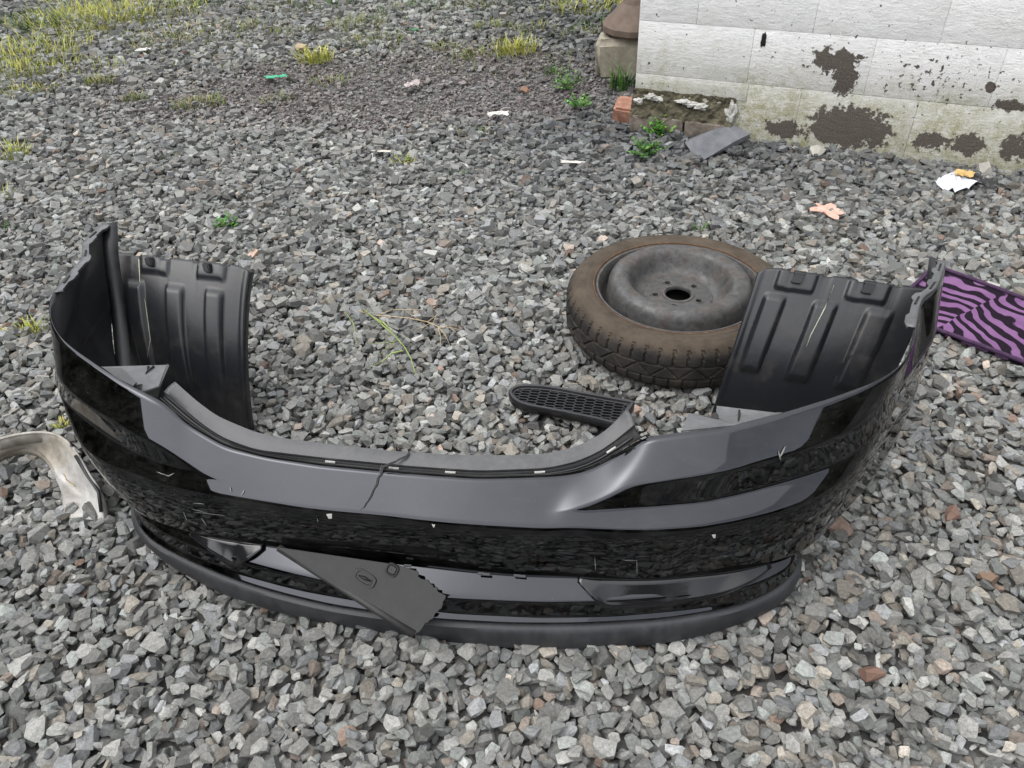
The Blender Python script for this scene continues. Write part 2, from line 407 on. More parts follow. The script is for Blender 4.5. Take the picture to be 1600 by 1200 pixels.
# settle the stones one by one on a height field
CELL = 0.008; X0, Y0 = -7.0, 0.0
H = np.zeros((int(14 / CELL), int(7 / CELL)), np.float32)
ker = {}
for k in range(1, 5):
    q = np.arange(-k, k + 1); d2 = (q[:, None] ** 2 + q[None] ** 2) / (k + 0.45) ** 2
    ker[k] = (np.clip(1 - d2, 0, 1) ** 0.5).astype(np.float32), (d2 < 1)
hz = L * cz * 0.5; rad_ = L * (1 + by) * 0.25
zc = np.zeros(N)
ix = ((sx - X0) / CELL).astype(int); iy = ((sy - Y0) / CELL).astype(int)
kk = np.clip((rad_ / CELL).astype(int), 1, 4)
for i in range(N):
    k = kk[i]; a, b = ix[i], iy[i]
    Wd = H[a - k:a + k + 1, b - k:b + k + 1]; K, D = ker[k]
    if Wd.shape != K.shape: continue
    z = 0.65 * float(Wd.mean()) + 0.35 * float(Wd.max()) + hz[i] * 0.62
    zc[i] = z
    np.maximum(Wd, (z + hz[i] * 0.85 * K) * D, out=Wd)
top = np.median((zc + hz)[(sy < 3.5)])
zc = zc - top
zc = np.where(zc + hz > 0.020, 0.020 - hz + 0.35 * np.clip(zc + hz - 0.020, 0, 0.02), zc) + ground_h(sx, sy)
# stones are pressed down under the tyre, the mat and the wall's foot
dt = np.hypot(sx - TYRE_C[0], sy - TYRE_C[1]); un = dt < 0.315
zc = np.where(un, np.minimum(zc, -hz - 0.002), zc)
rel = np.stack([sx, sy], -1) - MAT_A; mu_ = rel @ MAT_D; mv_ = rel @ MAT_P
un = (mu_ > -0.05) & (mu_ < 0.75) & (mv_ > -0.02) & (mv_ < 0.33)
zc = np.where(un, np.minimum(zc, 0.004 - hz), zc)
# orientation: mostly lying flat
yaw = rng.uniform(0, 2 * np.pi, N); tl = np.abs(rng.normal(0, 0.36, N)); ta = rng.uniform(0, 2 * np.pi, N)
tl = np.where(first, tl, tl * 1.35)
cy, sn = np.cos(yaw), np.sin(yaw)
Rz = np.zeros((N, 3, 3)); Rz[:, 0, 0] = cy; Rz[:, 0, 1] = -sn; Rz[:, 1, 0] = sn; Rz[:, 1, 1] = cy; Rz[:, 2, 2] = 1
kx, ky = np.cos(ta), np.sin(ta); c_, s_ = np.cos(tl), np.sin(tl); o_ = 1 - c_
Rt = np.zeros((N, 3, 3))
Rt[:, 0, 0] = c_ + kx * kx * o_; Rt[:, 0, 1] = kx * ky * o_; Rt[:, 0, 2] = ky * s_
Rt[:, 1, 0] = kx * ky * o_; Rt[:, 1, 1] = c_ + ky * ky * o_; Rt[:, 1, 2] = -kx * s_
Rt[:, 2, 0] = -ky * s_; Rt[:, 2, 1] = kx * s_; Rt[:, 2, 2] = c_
RS = np.einsum('nij,njk->nik', Rt, Rz) * np.stack([L, L * by, L * cz], -1)[:, None, :]
# colour of each stone
val = np.clip(rng.lognormal(math.log(0.190), 0.32, N), 0.05, 0.42)
tint = np.ones((N, 3)) * np.array([1.0, 1.0, 0.955])
u = rng.random(N)
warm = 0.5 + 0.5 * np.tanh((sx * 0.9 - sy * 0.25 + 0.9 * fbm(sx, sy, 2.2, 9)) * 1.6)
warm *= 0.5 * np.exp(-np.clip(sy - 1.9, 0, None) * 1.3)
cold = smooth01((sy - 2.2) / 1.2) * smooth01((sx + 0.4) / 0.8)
tint[u < 0.20] = (0.95, 1.0, 0.955); tint[(u > 0.2) & (u < 0.34)] = (0.97, 1.0, 1.015)
kq = (u > 0.34) & (u < 0.40 + 0.20 * warm); tint[kq] = (1.09, 1.01, 0.88)
kq = (u > 0.70) & (u < 0.71 + 0.05 * warm); tint[kq] = (1.17, 0.99, 0.85)
kq = (u > 0.90) & (u < 0.906 + 0.012 * warm); tint[kq] = (1.12, 0.82, 0.66)
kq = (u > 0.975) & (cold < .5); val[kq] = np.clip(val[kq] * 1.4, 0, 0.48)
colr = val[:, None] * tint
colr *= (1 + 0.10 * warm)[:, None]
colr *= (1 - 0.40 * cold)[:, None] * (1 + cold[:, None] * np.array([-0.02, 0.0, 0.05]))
mcol = np.where((rng.random(N) < 0.7)[:, None], np.array([0.150, 0.124, 0.120]), np.array([0.20, 0.19, 0.187])) * rng.uniform(0.6, 1.6, N)[:, None]
colr = colr * (1 - mu[:, None] * 0.62) + mcol * mu[:, None] * 0.62
near = sy < 1.9
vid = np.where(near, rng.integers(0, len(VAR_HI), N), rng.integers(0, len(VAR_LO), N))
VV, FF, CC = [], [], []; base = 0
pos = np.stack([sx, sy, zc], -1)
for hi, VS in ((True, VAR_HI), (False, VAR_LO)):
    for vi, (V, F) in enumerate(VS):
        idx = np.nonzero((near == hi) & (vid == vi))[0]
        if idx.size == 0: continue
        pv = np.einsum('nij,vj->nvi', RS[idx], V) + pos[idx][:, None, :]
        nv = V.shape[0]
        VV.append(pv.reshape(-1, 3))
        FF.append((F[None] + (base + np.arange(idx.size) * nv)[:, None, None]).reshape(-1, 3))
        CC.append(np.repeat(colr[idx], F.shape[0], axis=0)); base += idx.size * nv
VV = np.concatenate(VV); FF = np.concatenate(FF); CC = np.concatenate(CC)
def tri_mesh(name, V, F, C):
    me = bpy.data.meshes.new(name); nf = len(F)
    me.vertices.add(len(V)); me.vertices.foreach_set('co', np.ascontiguousarray(V, np.float32).ravel())
    me.loops.add(nf * 3); me.loops.foreach_set('vertex_index', np.ascontiguousarray(F, np.int32).ravel())
    me.polygons.add(nf); me.polygons.foreach_set('loop_start', np.arange(0, nf * 3, 3, dtype=np.int32))
    try: me.polygons.foreach_set('loop_total', np.full(nf, 3, np.int32))
    except Exception: pass
    me.polygons.foreach_set('use_smooth', np.zeros(nf, bool))
    me.update(calc_edges=True)
    at = me.attributes.new('col', 'FLOAT_COLOR', 'FACE')
    at.data.foreach_set('color', np.concatenate([C, np.ones((nf, 1))], 1).astype(np.float32).ravel())
    return me
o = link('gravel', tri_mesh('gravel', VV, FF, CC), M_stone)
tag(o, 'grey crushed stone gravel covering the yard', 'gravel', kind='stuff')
print('stones', N, 'tris', len(FF))

# ------------------------------------------------------------------ dark trees round the yard (seen only mirrored in the paint)
t = NT('tree_mass'); v = t.coord()
t.set(Base_Color=t.ramp(t.noise(3, 6, 0.7, v), [(0.35, (0.012, 0.02, 0.008)), (0.7, (0.05, 0.075, 0.025))]), Roughness=0.9)
t.bump(t.noise(6, 5, 0.7, v), 1.0, 0.4)
M_trees = t.m
ring = []
na = 140
for i in range(26):
    row = []
    for j in range(na):
        a = R(62 + 296 * j / (na - 1)); top_ = 3.4 + 5.5 * math.exp(-((math.degrees(a) - 278) / 42) ** 2) + 4.5 * math.exp(-((math.degrees(a) - 96) / 34) ** 2) + 1.1 * mnoise.noise((math.cos(a) * 3, math.sin(a) * 3, 0)) + 0.7 * mnoise.noise((math.cos(a) * 11, math.sin(a) * 11, 4))
        q = i / 25; z = -0.1 + top_ * min(1, q * 1.25); dep = 0 if q < 0.8 else (q - 0.8) * 9
        rr = 11.0 - 1.2 * math.sin(q * math.pi) + dep + 0.7 * mnoise.noise((math.cos(a) * 9, math.sin(a) * 9, z * 1.1)) + 0.4 * mnoise.noise((math.cos(a) * 25, math.sin(a) * 25, z * 3))
        row.append((rr * math.sin(a), rr * math.cos(a), z))
    ring.append(row)
tag(gridobj('far_trees', np.array(ring), M_trees, None, True), 'dark belt of trees around the yard, mirrored in the paint', 'trees', kind='stuff')

# ================================================================== BLOCK WALL
wall = empty('block_wall', tuple(WA), WALL_ANG)
tag(wall, 'white painted concrete block wall with peeling paint and mossy brick foot', 'wall')
def block(s0, s1, z0, z1, name='block', mat=M_wall, y0=0.0, depth=0.14, jit=0.0006, bev=0.0022, par=wall):
    bm = bmesh.new(); g = 0.0008
    vs_ = box_bm(bm, ((s0 + s1) / 2, y0 + depth / 2, (z0 + z1) / 2), (s1 - s0 - g, depth, z1 - z0 - g))
    for v_ in vs_:
        if v_.co.y < y0 + 0.01: v_.co.y += random.uniform(-jit, jit)
    bmesh.ops.bevel(bm, geom=bm.edges[:], offset=bev, segments=2, affect='EDGES', profile=0.6)
    return bmobj(name, bm, mat, par, True, 40)
S0 = -0.022
rows = [(0.231, 0.442, [S0, 0.445, 0.893, 1.325, 1.77, 2.215, 2.66]), (0.442, 0.655, [S0, 0.215, 0.662, 1.102, 1.545, 1.99, 2.435, 2.66]),
        (0.655, 0.868, [S0, 0.445, 0.89, 1.335, 1.78, 2.225, 2.66])]
z = 0.868; k = 0
while z < 2.7:
    rows.append((z, z + 0.213, rows[1 + k % 2][2])); z += 0.213; k += 1
for z0, z1, js in rows:
    for a, b in zip(js[:-1], js[1:]): block(a, b, z0, z1)
for a, b in zip([0.455, 0.665, 1.095, 1.54, 1.985, 2.43], [0.665, 1.095, 1.54, 1.985, 2.43, 2.66]): block(a, b, -0.06, 0.231)
block(S0, 0.455, 0.158, 0.231)
# mortar core just behind the face, and the return wall round the corner
bm = bmesh.new(); box_bm(bm, (1.322, 0.0665, 1.31), (2.672, 0.126, 2.76)); bmobj('mortar', bm, M_wall, wall)
bm = bmesh.new(); box_bm(bm, (S0 + 0.07, 1.64, 1.31), (0.14, 3.0, 2.76)); bmobj('return_wall', bm, M_wall, wall)
# brick foot at the corner
for a, b in ((-0.03, 0.210), (0.218, 0.388)): block(a, b, -0.012, 0.062, 'brick', M_brick, -0.040, 0.10, 0.004, 0.007)
GA = []
for j in range(26):
    q = j / 25; rowv = []
    for i in range(90):
        ss = -0.03 + 0.445 * i / 89; yy = -0.036 + 0.040 * q ** 0.8; zz = 0.055 + 0.112 * q
        d_ = 0.012 * mnoise.noise((ss * 26, zz * 40, 3)) + 0.009 * mnoise.noise((ss * 70, zz * 80, 7)) + 0.005 * mnoise.noise((ss * 160, zz * 160, 1))
        rowv.append((ss, min(yy - d_, -0.001 if q > 0.9 else 9), zz + 0.4 * d_))
    GA.append(rowv)
gridobj('mortar_bed', np.array(GA), M_mortar, wall, True)
def lump(name, c, s, mat, par, seed, sub=3, rough=0.35):
    bm = bmesh.new(); bmesh.ops.create_icosphere(bm, subdivisions=sub, radius=1)
    for v_ in bm.verts:
        q = 1 + rough * mnoise.noise(v_.co * 1.6 + Vector((seed, 0, 0))) + 0.5 * rough * mnoise.noise(v_.co * 4 + Vector((0, seed, 0)))
        v_.co = Vector((v_.co.x * s[0], v_.co.y * s[1], v_.co.z * s[2])) * q + Vector(c)
    return bmobj(name, bm, mat, par, True)
for i, (s, zz, a, h) in enumerate([(0.005, 0.118, 0.022, 0.012), (0.055, 0.140, 0.024, 0.012), (0.085, 0.135, 0.018, 0.010), (0.20, 0.136, 0.030, 0.009), (0.235, 0.128, 0.034, 0.010), (0.275, 0.122, 0.024, 0.012), (0.40, 0.100, 0.022, 0.040)]):
    lump('render_lump', (s, -0.014, zz), (a, 0.012, h), M_render, wall, i * 3.7, 4, 0.75)
# hole in the wall: a black lump on the face painted as its shade
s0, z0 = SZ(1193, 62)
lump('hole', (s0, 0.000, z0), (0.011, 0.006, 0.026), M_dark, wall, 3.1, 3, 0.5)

# ------------------------------------------------------------------ things beside the wall's corner
def stone_thing(name, loc, size, rz, mat, label, cat, seed, cuts=5, tilt=(0, 0)):
    V, F = make_variant(seed, cuts + 5, 0.05)
    V = V * np.array(size)
    o = pyobj(name, V, F, mat); o.location = loc; o.rotation_euler = (R(tilt[0]), R(tilt[1]), rz)
    return tag(o, label, cat)
# loose red brick end under the corner
c = P(984, 183, 0.03)
bm = bmesh.new(); box_bm(bm, (0, 0, 0), (0.10, 0.14, 0.075), None, 0.006); bmesh.ops.bevel(bm, geom=bm.edges[:], offset=0.01, segments=2, affect='EDGES')
o = bmobj('brick', bm, M_redbrick, None, True, 40); o.location = (c[0] - 0.005, c[1] + 0.075, 0.032); o.rotation_euler = (0.06, 0, WALL_ANG + 0.12)
tag(o, 'short orange brick end at the corner of the white wall', 'brick')
# cast stone block behind the corner, clay cowl on it
c = P(947, 124, 0.0); bx = np.array([c[0] + 0.125, c[1] + 0.13])
bm = bmesh.new(); box_bm(bm, (0, 0, 0.095), (0.30, 0.26, 0.21), None, 0.012)
bmesh.ops.bevel(bm, geom=bm.edges[:], offset=0.028, segments=3, affect='EDGES')
o = bmobj('stone_block', bm, M_conc, None, True, 50); o.location = (bx[0], bx[1], -0.01); o.rotation_euler = (0, 0, -0.22)
tag(o, 'rough grey cast stone block standing behind the white wall corner', 'block')
prof = [(0.075, 0.135), (0.165, 0.045), (0.172, 0.038), (0.172, 0.012), (0.160, 0.0), (0.13, 0.002), (0.125, 0.02), (0.055, 0.11), (0.045, 0.150), (0.050, 0.160), (0.066, 0.158), (0.075, 0.135)]
cw = gridobj('clay_cowl', lathe(prof, 12), M_clay, None, True, 25, True)
cw.location = (bx[0] + 0.035, bx[1] + 0.0, 0.1915); cw.rotation_euler = (0, 0, 0.2)
tag(cw, 'brown clay chimney cowl with a hole, sitting on the stone block', 'cowl')
c = P(1112, 222, 0.02)
stone_thing('slate_slab', (c[0], c[1], 0.022), (0.26, 0.17, 0.045), 0.5, M_slate, 'large blue grey slate slab lying before the brick foot of the wall', 'slab', 21, 5, (6, -8))

# ================================================================== BUMPER
bumper = empty('car_bumper', (P(740, 900, 0.0)[0], P(740, 900, 0.0)[1], 0.0))
tag(bumper, 'cracked black car bumper lying upright on the gravel with wheel arch liners attached', 'bumper')
BO = np.array(bumper.location)
NC = 280
US = np.linspace(-0.20, 1.20, NC)
def smoothcols(A, sig):
    n = int(sig * 3) + 1; q = np.exp(-0.5 * (np.arange(-n, n + 1) / sig) ** 2); q /= q.sum()
    out = np.empty_like(A)
    for k in range(A.shape[1]):
        pad = np.concatenate([2 * A[0, k] - A[n:0:-1, k], A[:, k], 2 * A[-1, k] - A[-2:-n - 2:-1, k]])
        out[:, k] = np.convolve(pad, q, 'valid')
    return out
def row(mid, left, right, sig=3.0, raw=False):
    """mid: (px, py, z) from the left turn to the right turn; left / right: (u, world point) on the flanks"""
    xl, xr = mid[0][0], mid[-1][0]
    K = [(u, np.array(p)) for u, p in left] + [((x - xl) / (xr - xl), P(x, y, z)) for x, y, z in mid] + [(u, np.array(p)) for u, p in right]
    K.sort(key=lambda k: k[0]); ku = np.array([k[0] for k in K]); kp = np.array([k[1] for k in K])
    A = np.stack([np.interp(US, ku, kp[:, i]) for i in range(3)], -1)
    return A if raw else smoothcols(A, sig)
zt = 0.46
eL, eR = P(160, 350, zt), P(1478, 409, zt)
R0 = row([(71, 483, .458), (74, 502, .456), (86, 521, .453), (112, 544, .447), (147, 568, .44), (182, 591, .43), (217, 610, .42), (244, 623, .410), (256, 628, .405), (290, 660, .375), (350, 697, .35), (417, 713, .342), (500, 726, .338), (624, 738, .336), (750, 747, .336),
          (872, 743, .338), (904, 738, .340), (930, 728, .346), (965, 708, .362), (991, 691, .385), (1012, 682, .402), (1070, 675, .412), (1138, 668, .42), (1160, 660, .424), (1225, 645, .433), (1300, 622, .442), (1365, 599, .450), (1400, 580, .455), (1416, 568, .457), (1424, 552, .458)],
         [(-0.02, P(81, 460, zt)), (-0.06, P(101, 435, zt)), (-0.105, P(128, 405, zt)), (-0.12, P(129, 393, zt)), (-0.135, P(127, 380, zt)), (-0.15, P(135, 372, zt)), (-0.20, eL)],
         [(1.07, P(1437, 475, zt)), (1.085, P(1443, 463, zt)), (1.105, P(1461, 454, zt)), (1.13, P(1468, 440, zt)), (1.20, eR)], 1.6)
R3 = row([(105, 675, .292), (118, 694, .290), (144, 716, .288), (168, 725, .287), (200, 736, .286), (244, 755, .285), (277, 763, .285), (338, 777, .285), (433, 791, .287), (500, 799, .288), (589, 806, .289), (673, 816, .290), (750, 822, .290), (851, 827, .289), (1010, 829, .287), (1100, 824, .286),
          (1175, 810, .286), (1250, 790, .287), (1287, 775, .288), (1325, 750, .289), (1350, 728, .290), (1366, 708, .292)],
         [(-0.10, (-1.012, 1.46, .295)), (-0.20, (-1.000, 1.645, .300))], [(1.10, (0.838, 1.185, .295)), (1.20, (0.905, 1.285, .300))], 3.5)
U0 = lambda x, xl, xr: (x - xl) / (xr - xl)
def fillmid(rowpts_l, rowpts_r, left, right, fr, xl=80, xr=1388):
    """crease that runs in from both ends and dies out in the shelf: between, follow R0 -> R3 at fraction fr"""
    K = [(u, np.array(p)) for u, p in left] + [(U0(x, xl, xr), P(x, y, z)) for x, y, z in rowpts_l]
    ua, ub = U0(rowpts_l[-1][0], xl, xr), U0(rowpts_r[0][0], xl, xr)
    for u in np.linspace(ua, ub, 40)[1:-1]:
        p = np.array([np.interp(u, US, (R0 + (R3 - R0) * fr)[:, i]) for i in range(3)])
        q = (u - ua) / (ub - ua); K.append((u, p))
    K += [(U0(x, xl, xr), P(x, y, z)) for x, y, z in rowpts_r] + [(u, np.array(p)) for u, p in right]
    K.sort(key=lambda k: k[0]); ku = np.array([k[0] for k in K]); kp = np.array([k[1] for k in K])
    return smoothcols(np.stack([np.interp(US, ku, kp[:, i]) for i in range(3)], -1), 2.2)
R1 = fillmid([(80, 578, .392), (95, 600, .388), (135, 633, .378), (172, 653, .371), (209, 677, .360), (261, 703, .343), (300, 728, .322), (323, 746, .3095)],
             [(883, 799, .3105), (930, 785, .323), (965, 768, .337), (983, 757, .346), (1035, 752, .355), (1087, 745, .361), (1140, 736, .367), (1212, 716, .373), (1275, 697, .379), (1325, 675, .384), (1362, 653, .388), (1388, 630, .393)],
             [(-0.10, (-1.006, 1.54, .396)), (-0.20, (-1.004, 1.715, .405))], [(1.10, (0.855, 1.215, .396)), (1.20, (0.925, 1.345, .405))], 0.68)
R2 = fillmid([(80, 596, .352), (97, 626, .332), (135, 659, .322), (174, 688, .312), (200, 702, .310), (235, 720, .308), (287, 736, .309), (310, 743, .309), (323, 747, .3085)],
             [(883, 801, .3095), (965, 798, .306), (1035, 791, .305), (1100, 785, .306), (1175, 767, .309), (1237, 750, .313), (1300, 728, .320), (1350, 700, .330), (1376, 672, .343), (1388, 655, .352)],
             [(-0.10, (-1.010, 1.51, .36)), (-0.20, (-1.003, 1.69, .37))], [(1.10, (0.850, 1.205, .36)), (1.20, (0.92, 1.33, .37))], 0.73)
R4 = row([(188, 784, .132), (215, 804, .140), (253, 821, .147), (309, 837, .152), (352, 845, .155), (405, 852, .157), (471, 862, .159), (617, 879, .160), (720, 892, .160), (800, 900, .159), (880, 902, .158), (950, 906, .157), (1024, 907, .155), (1136, 896, .150), (1183, 887, .146), (1225, 875, .140), (1262, 862, .132)],
         [(-0.10, (-0.975, 1.37, .165)), (-0.20, (-0.985, 1.53, .19))], [(1.10, (0.745, 1.065, .165)), (1.20, (0.835, 1.20, .19))], 4)
R6 = row([(192, 790, .118), (219, 818, .105), (254, 845, .098), (279, 859, .095), (317, 875, .093), (370, 894, .091), (438, 913, .090), (482, 924, .089), (551, 937, .088), (630, 949, .087), (710, 958, .086), (840, 964, .085), (920, 963, .085), (960, 962, .085), (1056, 954, .087), (1140, 942, .090), (1185, 929, .094), (1236, 899, .105), (1260, 876, .118)],
         [(-0.03, (-0.84, 1.25, .118)), (-0.10, (-0.88, 1.32, .125)), (-0.20, (-0.90, 1.44, .13))], [(1.03, (0.545, 0.985, .118)), (1.10, (0.60, 1.06, .125)), (1.20, (0.70, 1.18, .13))], 4)
R7 = row([(191, 792, .108), (212, 829, 0.0945), (239, 848, 0.0875), (282, 870, 0.0845), (335, 894, 0.0820), (387, 913, 0.0800), (438, 928, 0.0790), (514, 946, 0.0780), (589, 957, 0.0775), (688, 969, 0.0765), (800, 975, 0.0755), (900, 975, 0.0755), (1000, 970, 0.0765), (1056, 965, 0.0780), (1151, 948, 0.0820), (1200, 928, 0.0845), (1240, 903, 0.0905), (1262, 880, .108)],
         [(-0.03, (-0.845, 1.245, .108)), (-0.10, (-0.885, 1.315, .115)), (-0.20, (-0.905, 1.435, .12))], [(1.03, (0.55, 0.98, .108)), (1.10, (0.605, 1.055, .115)), (1.20, (0.705, 1.175, .12))], 4)
R9 = row([(189, 796, .060), (204, 822, .045), (218, 840, .036), (247, 872, .026), (300, 902, .018), (352, 929, .014), (420, 951, .010), (476, 966, .008), (561, 982, .006), (647, 993, .005), (700, 1001, .004), (780, 1009, .004), (860, 1013, .004), (960, 1011, .005), (1045, 1003, .007), (1130, 983, .012), (1172, 968, .016), (1215, 949, .024), (1247, 920, .038), (1266, 884, .060)],
         [(-0.03, (-0.84, 1.25, .06)), (-0.10, (-0.88, 1.32, .06)), (-0.20, (-0.90, 1.43, .05))], [(1.03, (0.545, 0.985, .06)), (1.10, (0.60, 1.06, .06)), (1.20, (0.70, 1.18, .05))], 4)
# inward horizontal direction of each column
T = np.gradient(smoothcols((R3 + R7) / 2, 8), axis=0)[:, :2]; T /= np.linalg.norm(T, axis=1)[:, None]
INW = np.concatenate([np.stack([-T[:, 1], T[:, 0]], -1), np.zeros((NC, 1))], 1)
ZZ = np.array([0, 0, 1.0])
def strip(rows, fillet, bulge, nseg=6):
    """grid through the rows with rounded creases; bulge: outward crown of each band"""
    out = [rows[0]]
    for i in range(len(rows) - 1):
        a, b = rows[i], rows[i + 1]
        d = b - a; ln = np.linalg.norm(d, axis=1)[:, None] + 1e-9
        fa = np.minimum(fillet[i], ln * 0.35) / ln; fb = np.minimum(fillet[i + 1], ln * 0.35) / ln
        tang = np.gradient(a, axis=0); nrm = np.cross(d, tang); nrm /= np.linalg.norm(nrm, axis=1)[:, None] + 1e-9
        s = np.sign((nrm * INW).sum(1))[:, None]; nrm = -nrm * np.where(s == 0, 1, s)
        for k in range(nseg + 1):
            q = fa + (1 - fa - fb) * k / nseg
            pt = a + d * q + nrm * bulge[i] * np.minimum(1, ln / 0.05) * (4 * q * (1 - q))
            if not (i == 0 and k == 0): out.append(pt)
            elif fillet[0] > 0: out.append(pt)
        if i < len(rows) - 2:
            # round the crease with the mean of its neighbours
            nxt = rows[i + 2]; d2 = nxt - b; l2 = np.linalg.norm(d2, axis=1)[:, None] + 1e-9
            f2 = np.minimum(fillet[i + 1], l2 * 0.35) / l2
            p0 = a + d * (1 - fb); p2 = b + d2 * f2
            for q in (0.25, 0.5, 0.75):
                out.append((1 - q) ** 2 * p0 + 2 * q * (1 - q) * b + q * q * p2)
        else: out.append(b)
    return np.stack(out)
upper = strip([R0, R1, R2, R3, R4], [0.0, 0.005, 0.005, 0.009, 0.008], [0.000, 0.000, 0.000, 0.006])
K_ = R4 + INW * 0.014 - ZZ * 0.004
# lower valance; its two pockets are only the black plates further down
nv = 16
Vl = []
uL = lambda x: (x - 190) / (1262 - 190)
RM = R6 + ZZ * np.minimum(0.042, 0.55 * np.maximum(R4[:, 2] - R6[:, 2], 0.004))[:, None] + INW * 0.004
for k in range(nv + 1):
    q = k / nv
    if q < 0.5: base = K_ + (RM - K_) * (q / 0.5)
    else: base = RM + (R6 - RM) * ((q - 0.5) / 0.5)
    if abs(q - 0.5) < 0.01: base = base * 0.6 + (K_ * 0.12 + RM * 0.88 + RM * 0.88 + R6 * 0.12) * 0.2
    Vl.append(base)
G8 = R7 + INW * 0.010 - ZZ * 0.010
low = [R4 + INW * 0.006 - ZZ * 0.004] + Vl + [R6 + (R7 - R6) * q for q in (0.25, 0.5, 0.75)] + [R7, R7 + INW * 0.004 - ZZ * 0.003, G8]
skinG = np.concatenate([upper, np.stack(low)]) - BO
skin = gridobj('skin', skinG[:, ::-1], M_paint, bumper, True, None, False, 0.003)
skin.data.materials.append(M_black); skin.modifiers['thickness'].offset = -1; skin.modifiers['thickness'].material_offset = 1
_lc = (US > -0.012) & (US < 1.012)
lipG = np.stack([G8 + INW * 0.012, G8, R7 - ZZ * 0.014, R7 - ZZ * 0.016 - INW * 0.003, R7 * 0.66 + R9 * 0.34 - INW * 0.005, R7 * 0.33 + R9 * 0.67 - INW * 0.005, R9 - INW * 0.001, R9 + INW * 0.006 - ZZ * 0.004, R9 + INW * 0.05])[:, _lc] - BO
gridobj('chin_lip', lipG, M_lip, bumper, True, 40, False, 0.003)

# black plates added for the shade of the side pockets in the lower opening
lowA = np.stack(low)
def surf_low(px, py):
    d = FWD + (px - 800) / FPX * RIGHT + (600 - py) / FPX * UP; d = d / np.linalg.norm(d)
    Q = lowA - CAM; tt = Q @ d; dist = np.linalg.norm(Q - tt[..., None] * d, axis=-1)
    i, j = np.unravel_index(np.argmin(dist), dist.shape)
    return CAM + d * tt[i, j] - d * 0.010
def r4_at(px):
    k = 800 + FPX * ((R4 - CAM) @ RIGHT) / ((R4 - CAM) @ FWD); m_ = (US > -0.01) & (US < 1.01)
    return np.array([np.interp(px, k[m_], R4[m_, i]) for i in range(3)])
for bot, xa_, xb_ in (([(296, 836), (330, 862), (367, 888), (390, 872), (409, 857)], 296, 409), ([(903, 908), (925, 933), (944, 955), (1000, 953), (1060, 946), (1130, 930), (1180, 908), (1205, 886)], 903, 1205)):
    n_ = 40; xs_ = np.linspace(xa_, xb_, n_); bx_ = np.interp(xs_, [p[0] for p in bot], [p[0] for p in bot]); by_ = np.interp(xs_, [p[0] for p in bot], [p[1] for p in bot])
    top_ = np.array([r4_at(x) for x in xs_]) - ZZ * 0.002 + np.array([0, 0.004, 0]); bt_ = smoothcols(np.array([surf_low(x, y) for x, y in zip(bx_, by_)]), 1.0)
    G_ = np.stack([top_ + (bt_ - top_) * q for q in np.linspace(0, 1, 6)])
    pl = gridobj('pocket_shade_plate', G_ - BO, M_gloss, bumper, True, None, False, 0.003)
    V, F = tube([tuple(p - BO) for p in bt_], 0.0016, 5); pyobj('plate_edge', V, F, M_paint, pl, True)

# the ledge under the grille opening
def seg(pts, n, sig=2.0):
    W = np.array([P(*p) for p in pts]); d = np.concatenate([[0], np.cumsum(np.linalg.norm(np.diff(W, axis=0), axis=1))])
    s = np.linspace(0, d[-1], n)
    return smoothcols(np.stack([np.interp(s, d, W[:, i]) for i in range(3)], -1), sig)
NLD = 120
I0 = seg([(273, 597, .425), (305, 626, .402), (340, 652, .382), (367, 663, .374), (400, 677, .366), (450, 687, .361), (500, 693, .358), (571, 701, .355), (617, 706, .354), (666, 709, .353), (715, 712, .353), (837, 712, .353), (862, 708, .354), (900, 699, .358), (935, 683, .368), (958, 664, .382), (981, 640, .405)], NLD)
I1 = seg([(257, 611, .415), (279, 629, .398), (300, 648, .385), (322, 666, .372), (350, 684, .362), (400, 702, .353), (500, 714, .348), (645, 728, .345), (750, 735, .345), (855, 731, .346), (900, 721, .350), (935, 706, .358), (965, 685, .374), (992, 662, .398)], NLD)
R0s = seg([(250, 621, .409), (290, 657, .380), (350, 693, .354), (417, 710, .344), (500, 723, .340), (624, 735, .338), (750, 744, .338), (872, 740, .340), (904, 735, .342), (930, 725, .348), (965, 705, .364), (991, 688, .387), (1008, 680, .404)], NLD)
ledgeG = np.stack([I0 - ZZ * 0.012 , I0, I0 * 0.7 + I1 * 0.3 + ZZ * 0.001, I0 * 0.3 + I1 * 0.7 + ZZ * 0.001, I1, I1 - ZZ * 0.006]) - BO
ledge = gridobj('grille_ledge', ledgeG, M_ledge, bumper, True, 50, False, 0.0025)
grG = np.stack([I1 - ZZ * 0.004, I1 * 0.75 + R0s * 0.25 - ZZ * 0.012, I1 * 0.3 + R0s * 0.7 - ZZ * 0.012, R0s - ZZ * 0.001]) - BO
gridobj('ledge_groove', grG, M_groove, ledge, True, 40, False, 0.002)
midr = I1 * 0.5 + R0s * 0.5 - ZZ * 0.008 - BO
V, F = tube([tuple(p) for p in midr[::3]], 0.0022, 5); pyobj('groove_rib', V, F, M_black, ledge, True)
# clip slots in the groove
for x, y in ((518, 718), (612, 727), (700, 734), (840, 734), (955, 694)):
    j = int(np.argmin([abs(800 + FPX * ((p - CAM) @ RIGHT) / ((p - CAM) @ FWD) - x) for p in (I1 + R0s) / 2]))
    a = (I1[j] + R0s[j]) / 2 - BO; d = Vector((I1[min(j + 2, NLD - 1)] - I1[max(j - 2, 0)])).normalized()
    bm = bmesh.new(); q = d.to_track_quat('X', 'Z').to_matrix(); box_bm(bm, (0, 0, 0), (0.019, 0.003, 0.003), q)
    oo = bmobj('clip_slot', bm, M_raw, ledge); oo.location = Vector(a) + Vector((0, 0, -0.003))

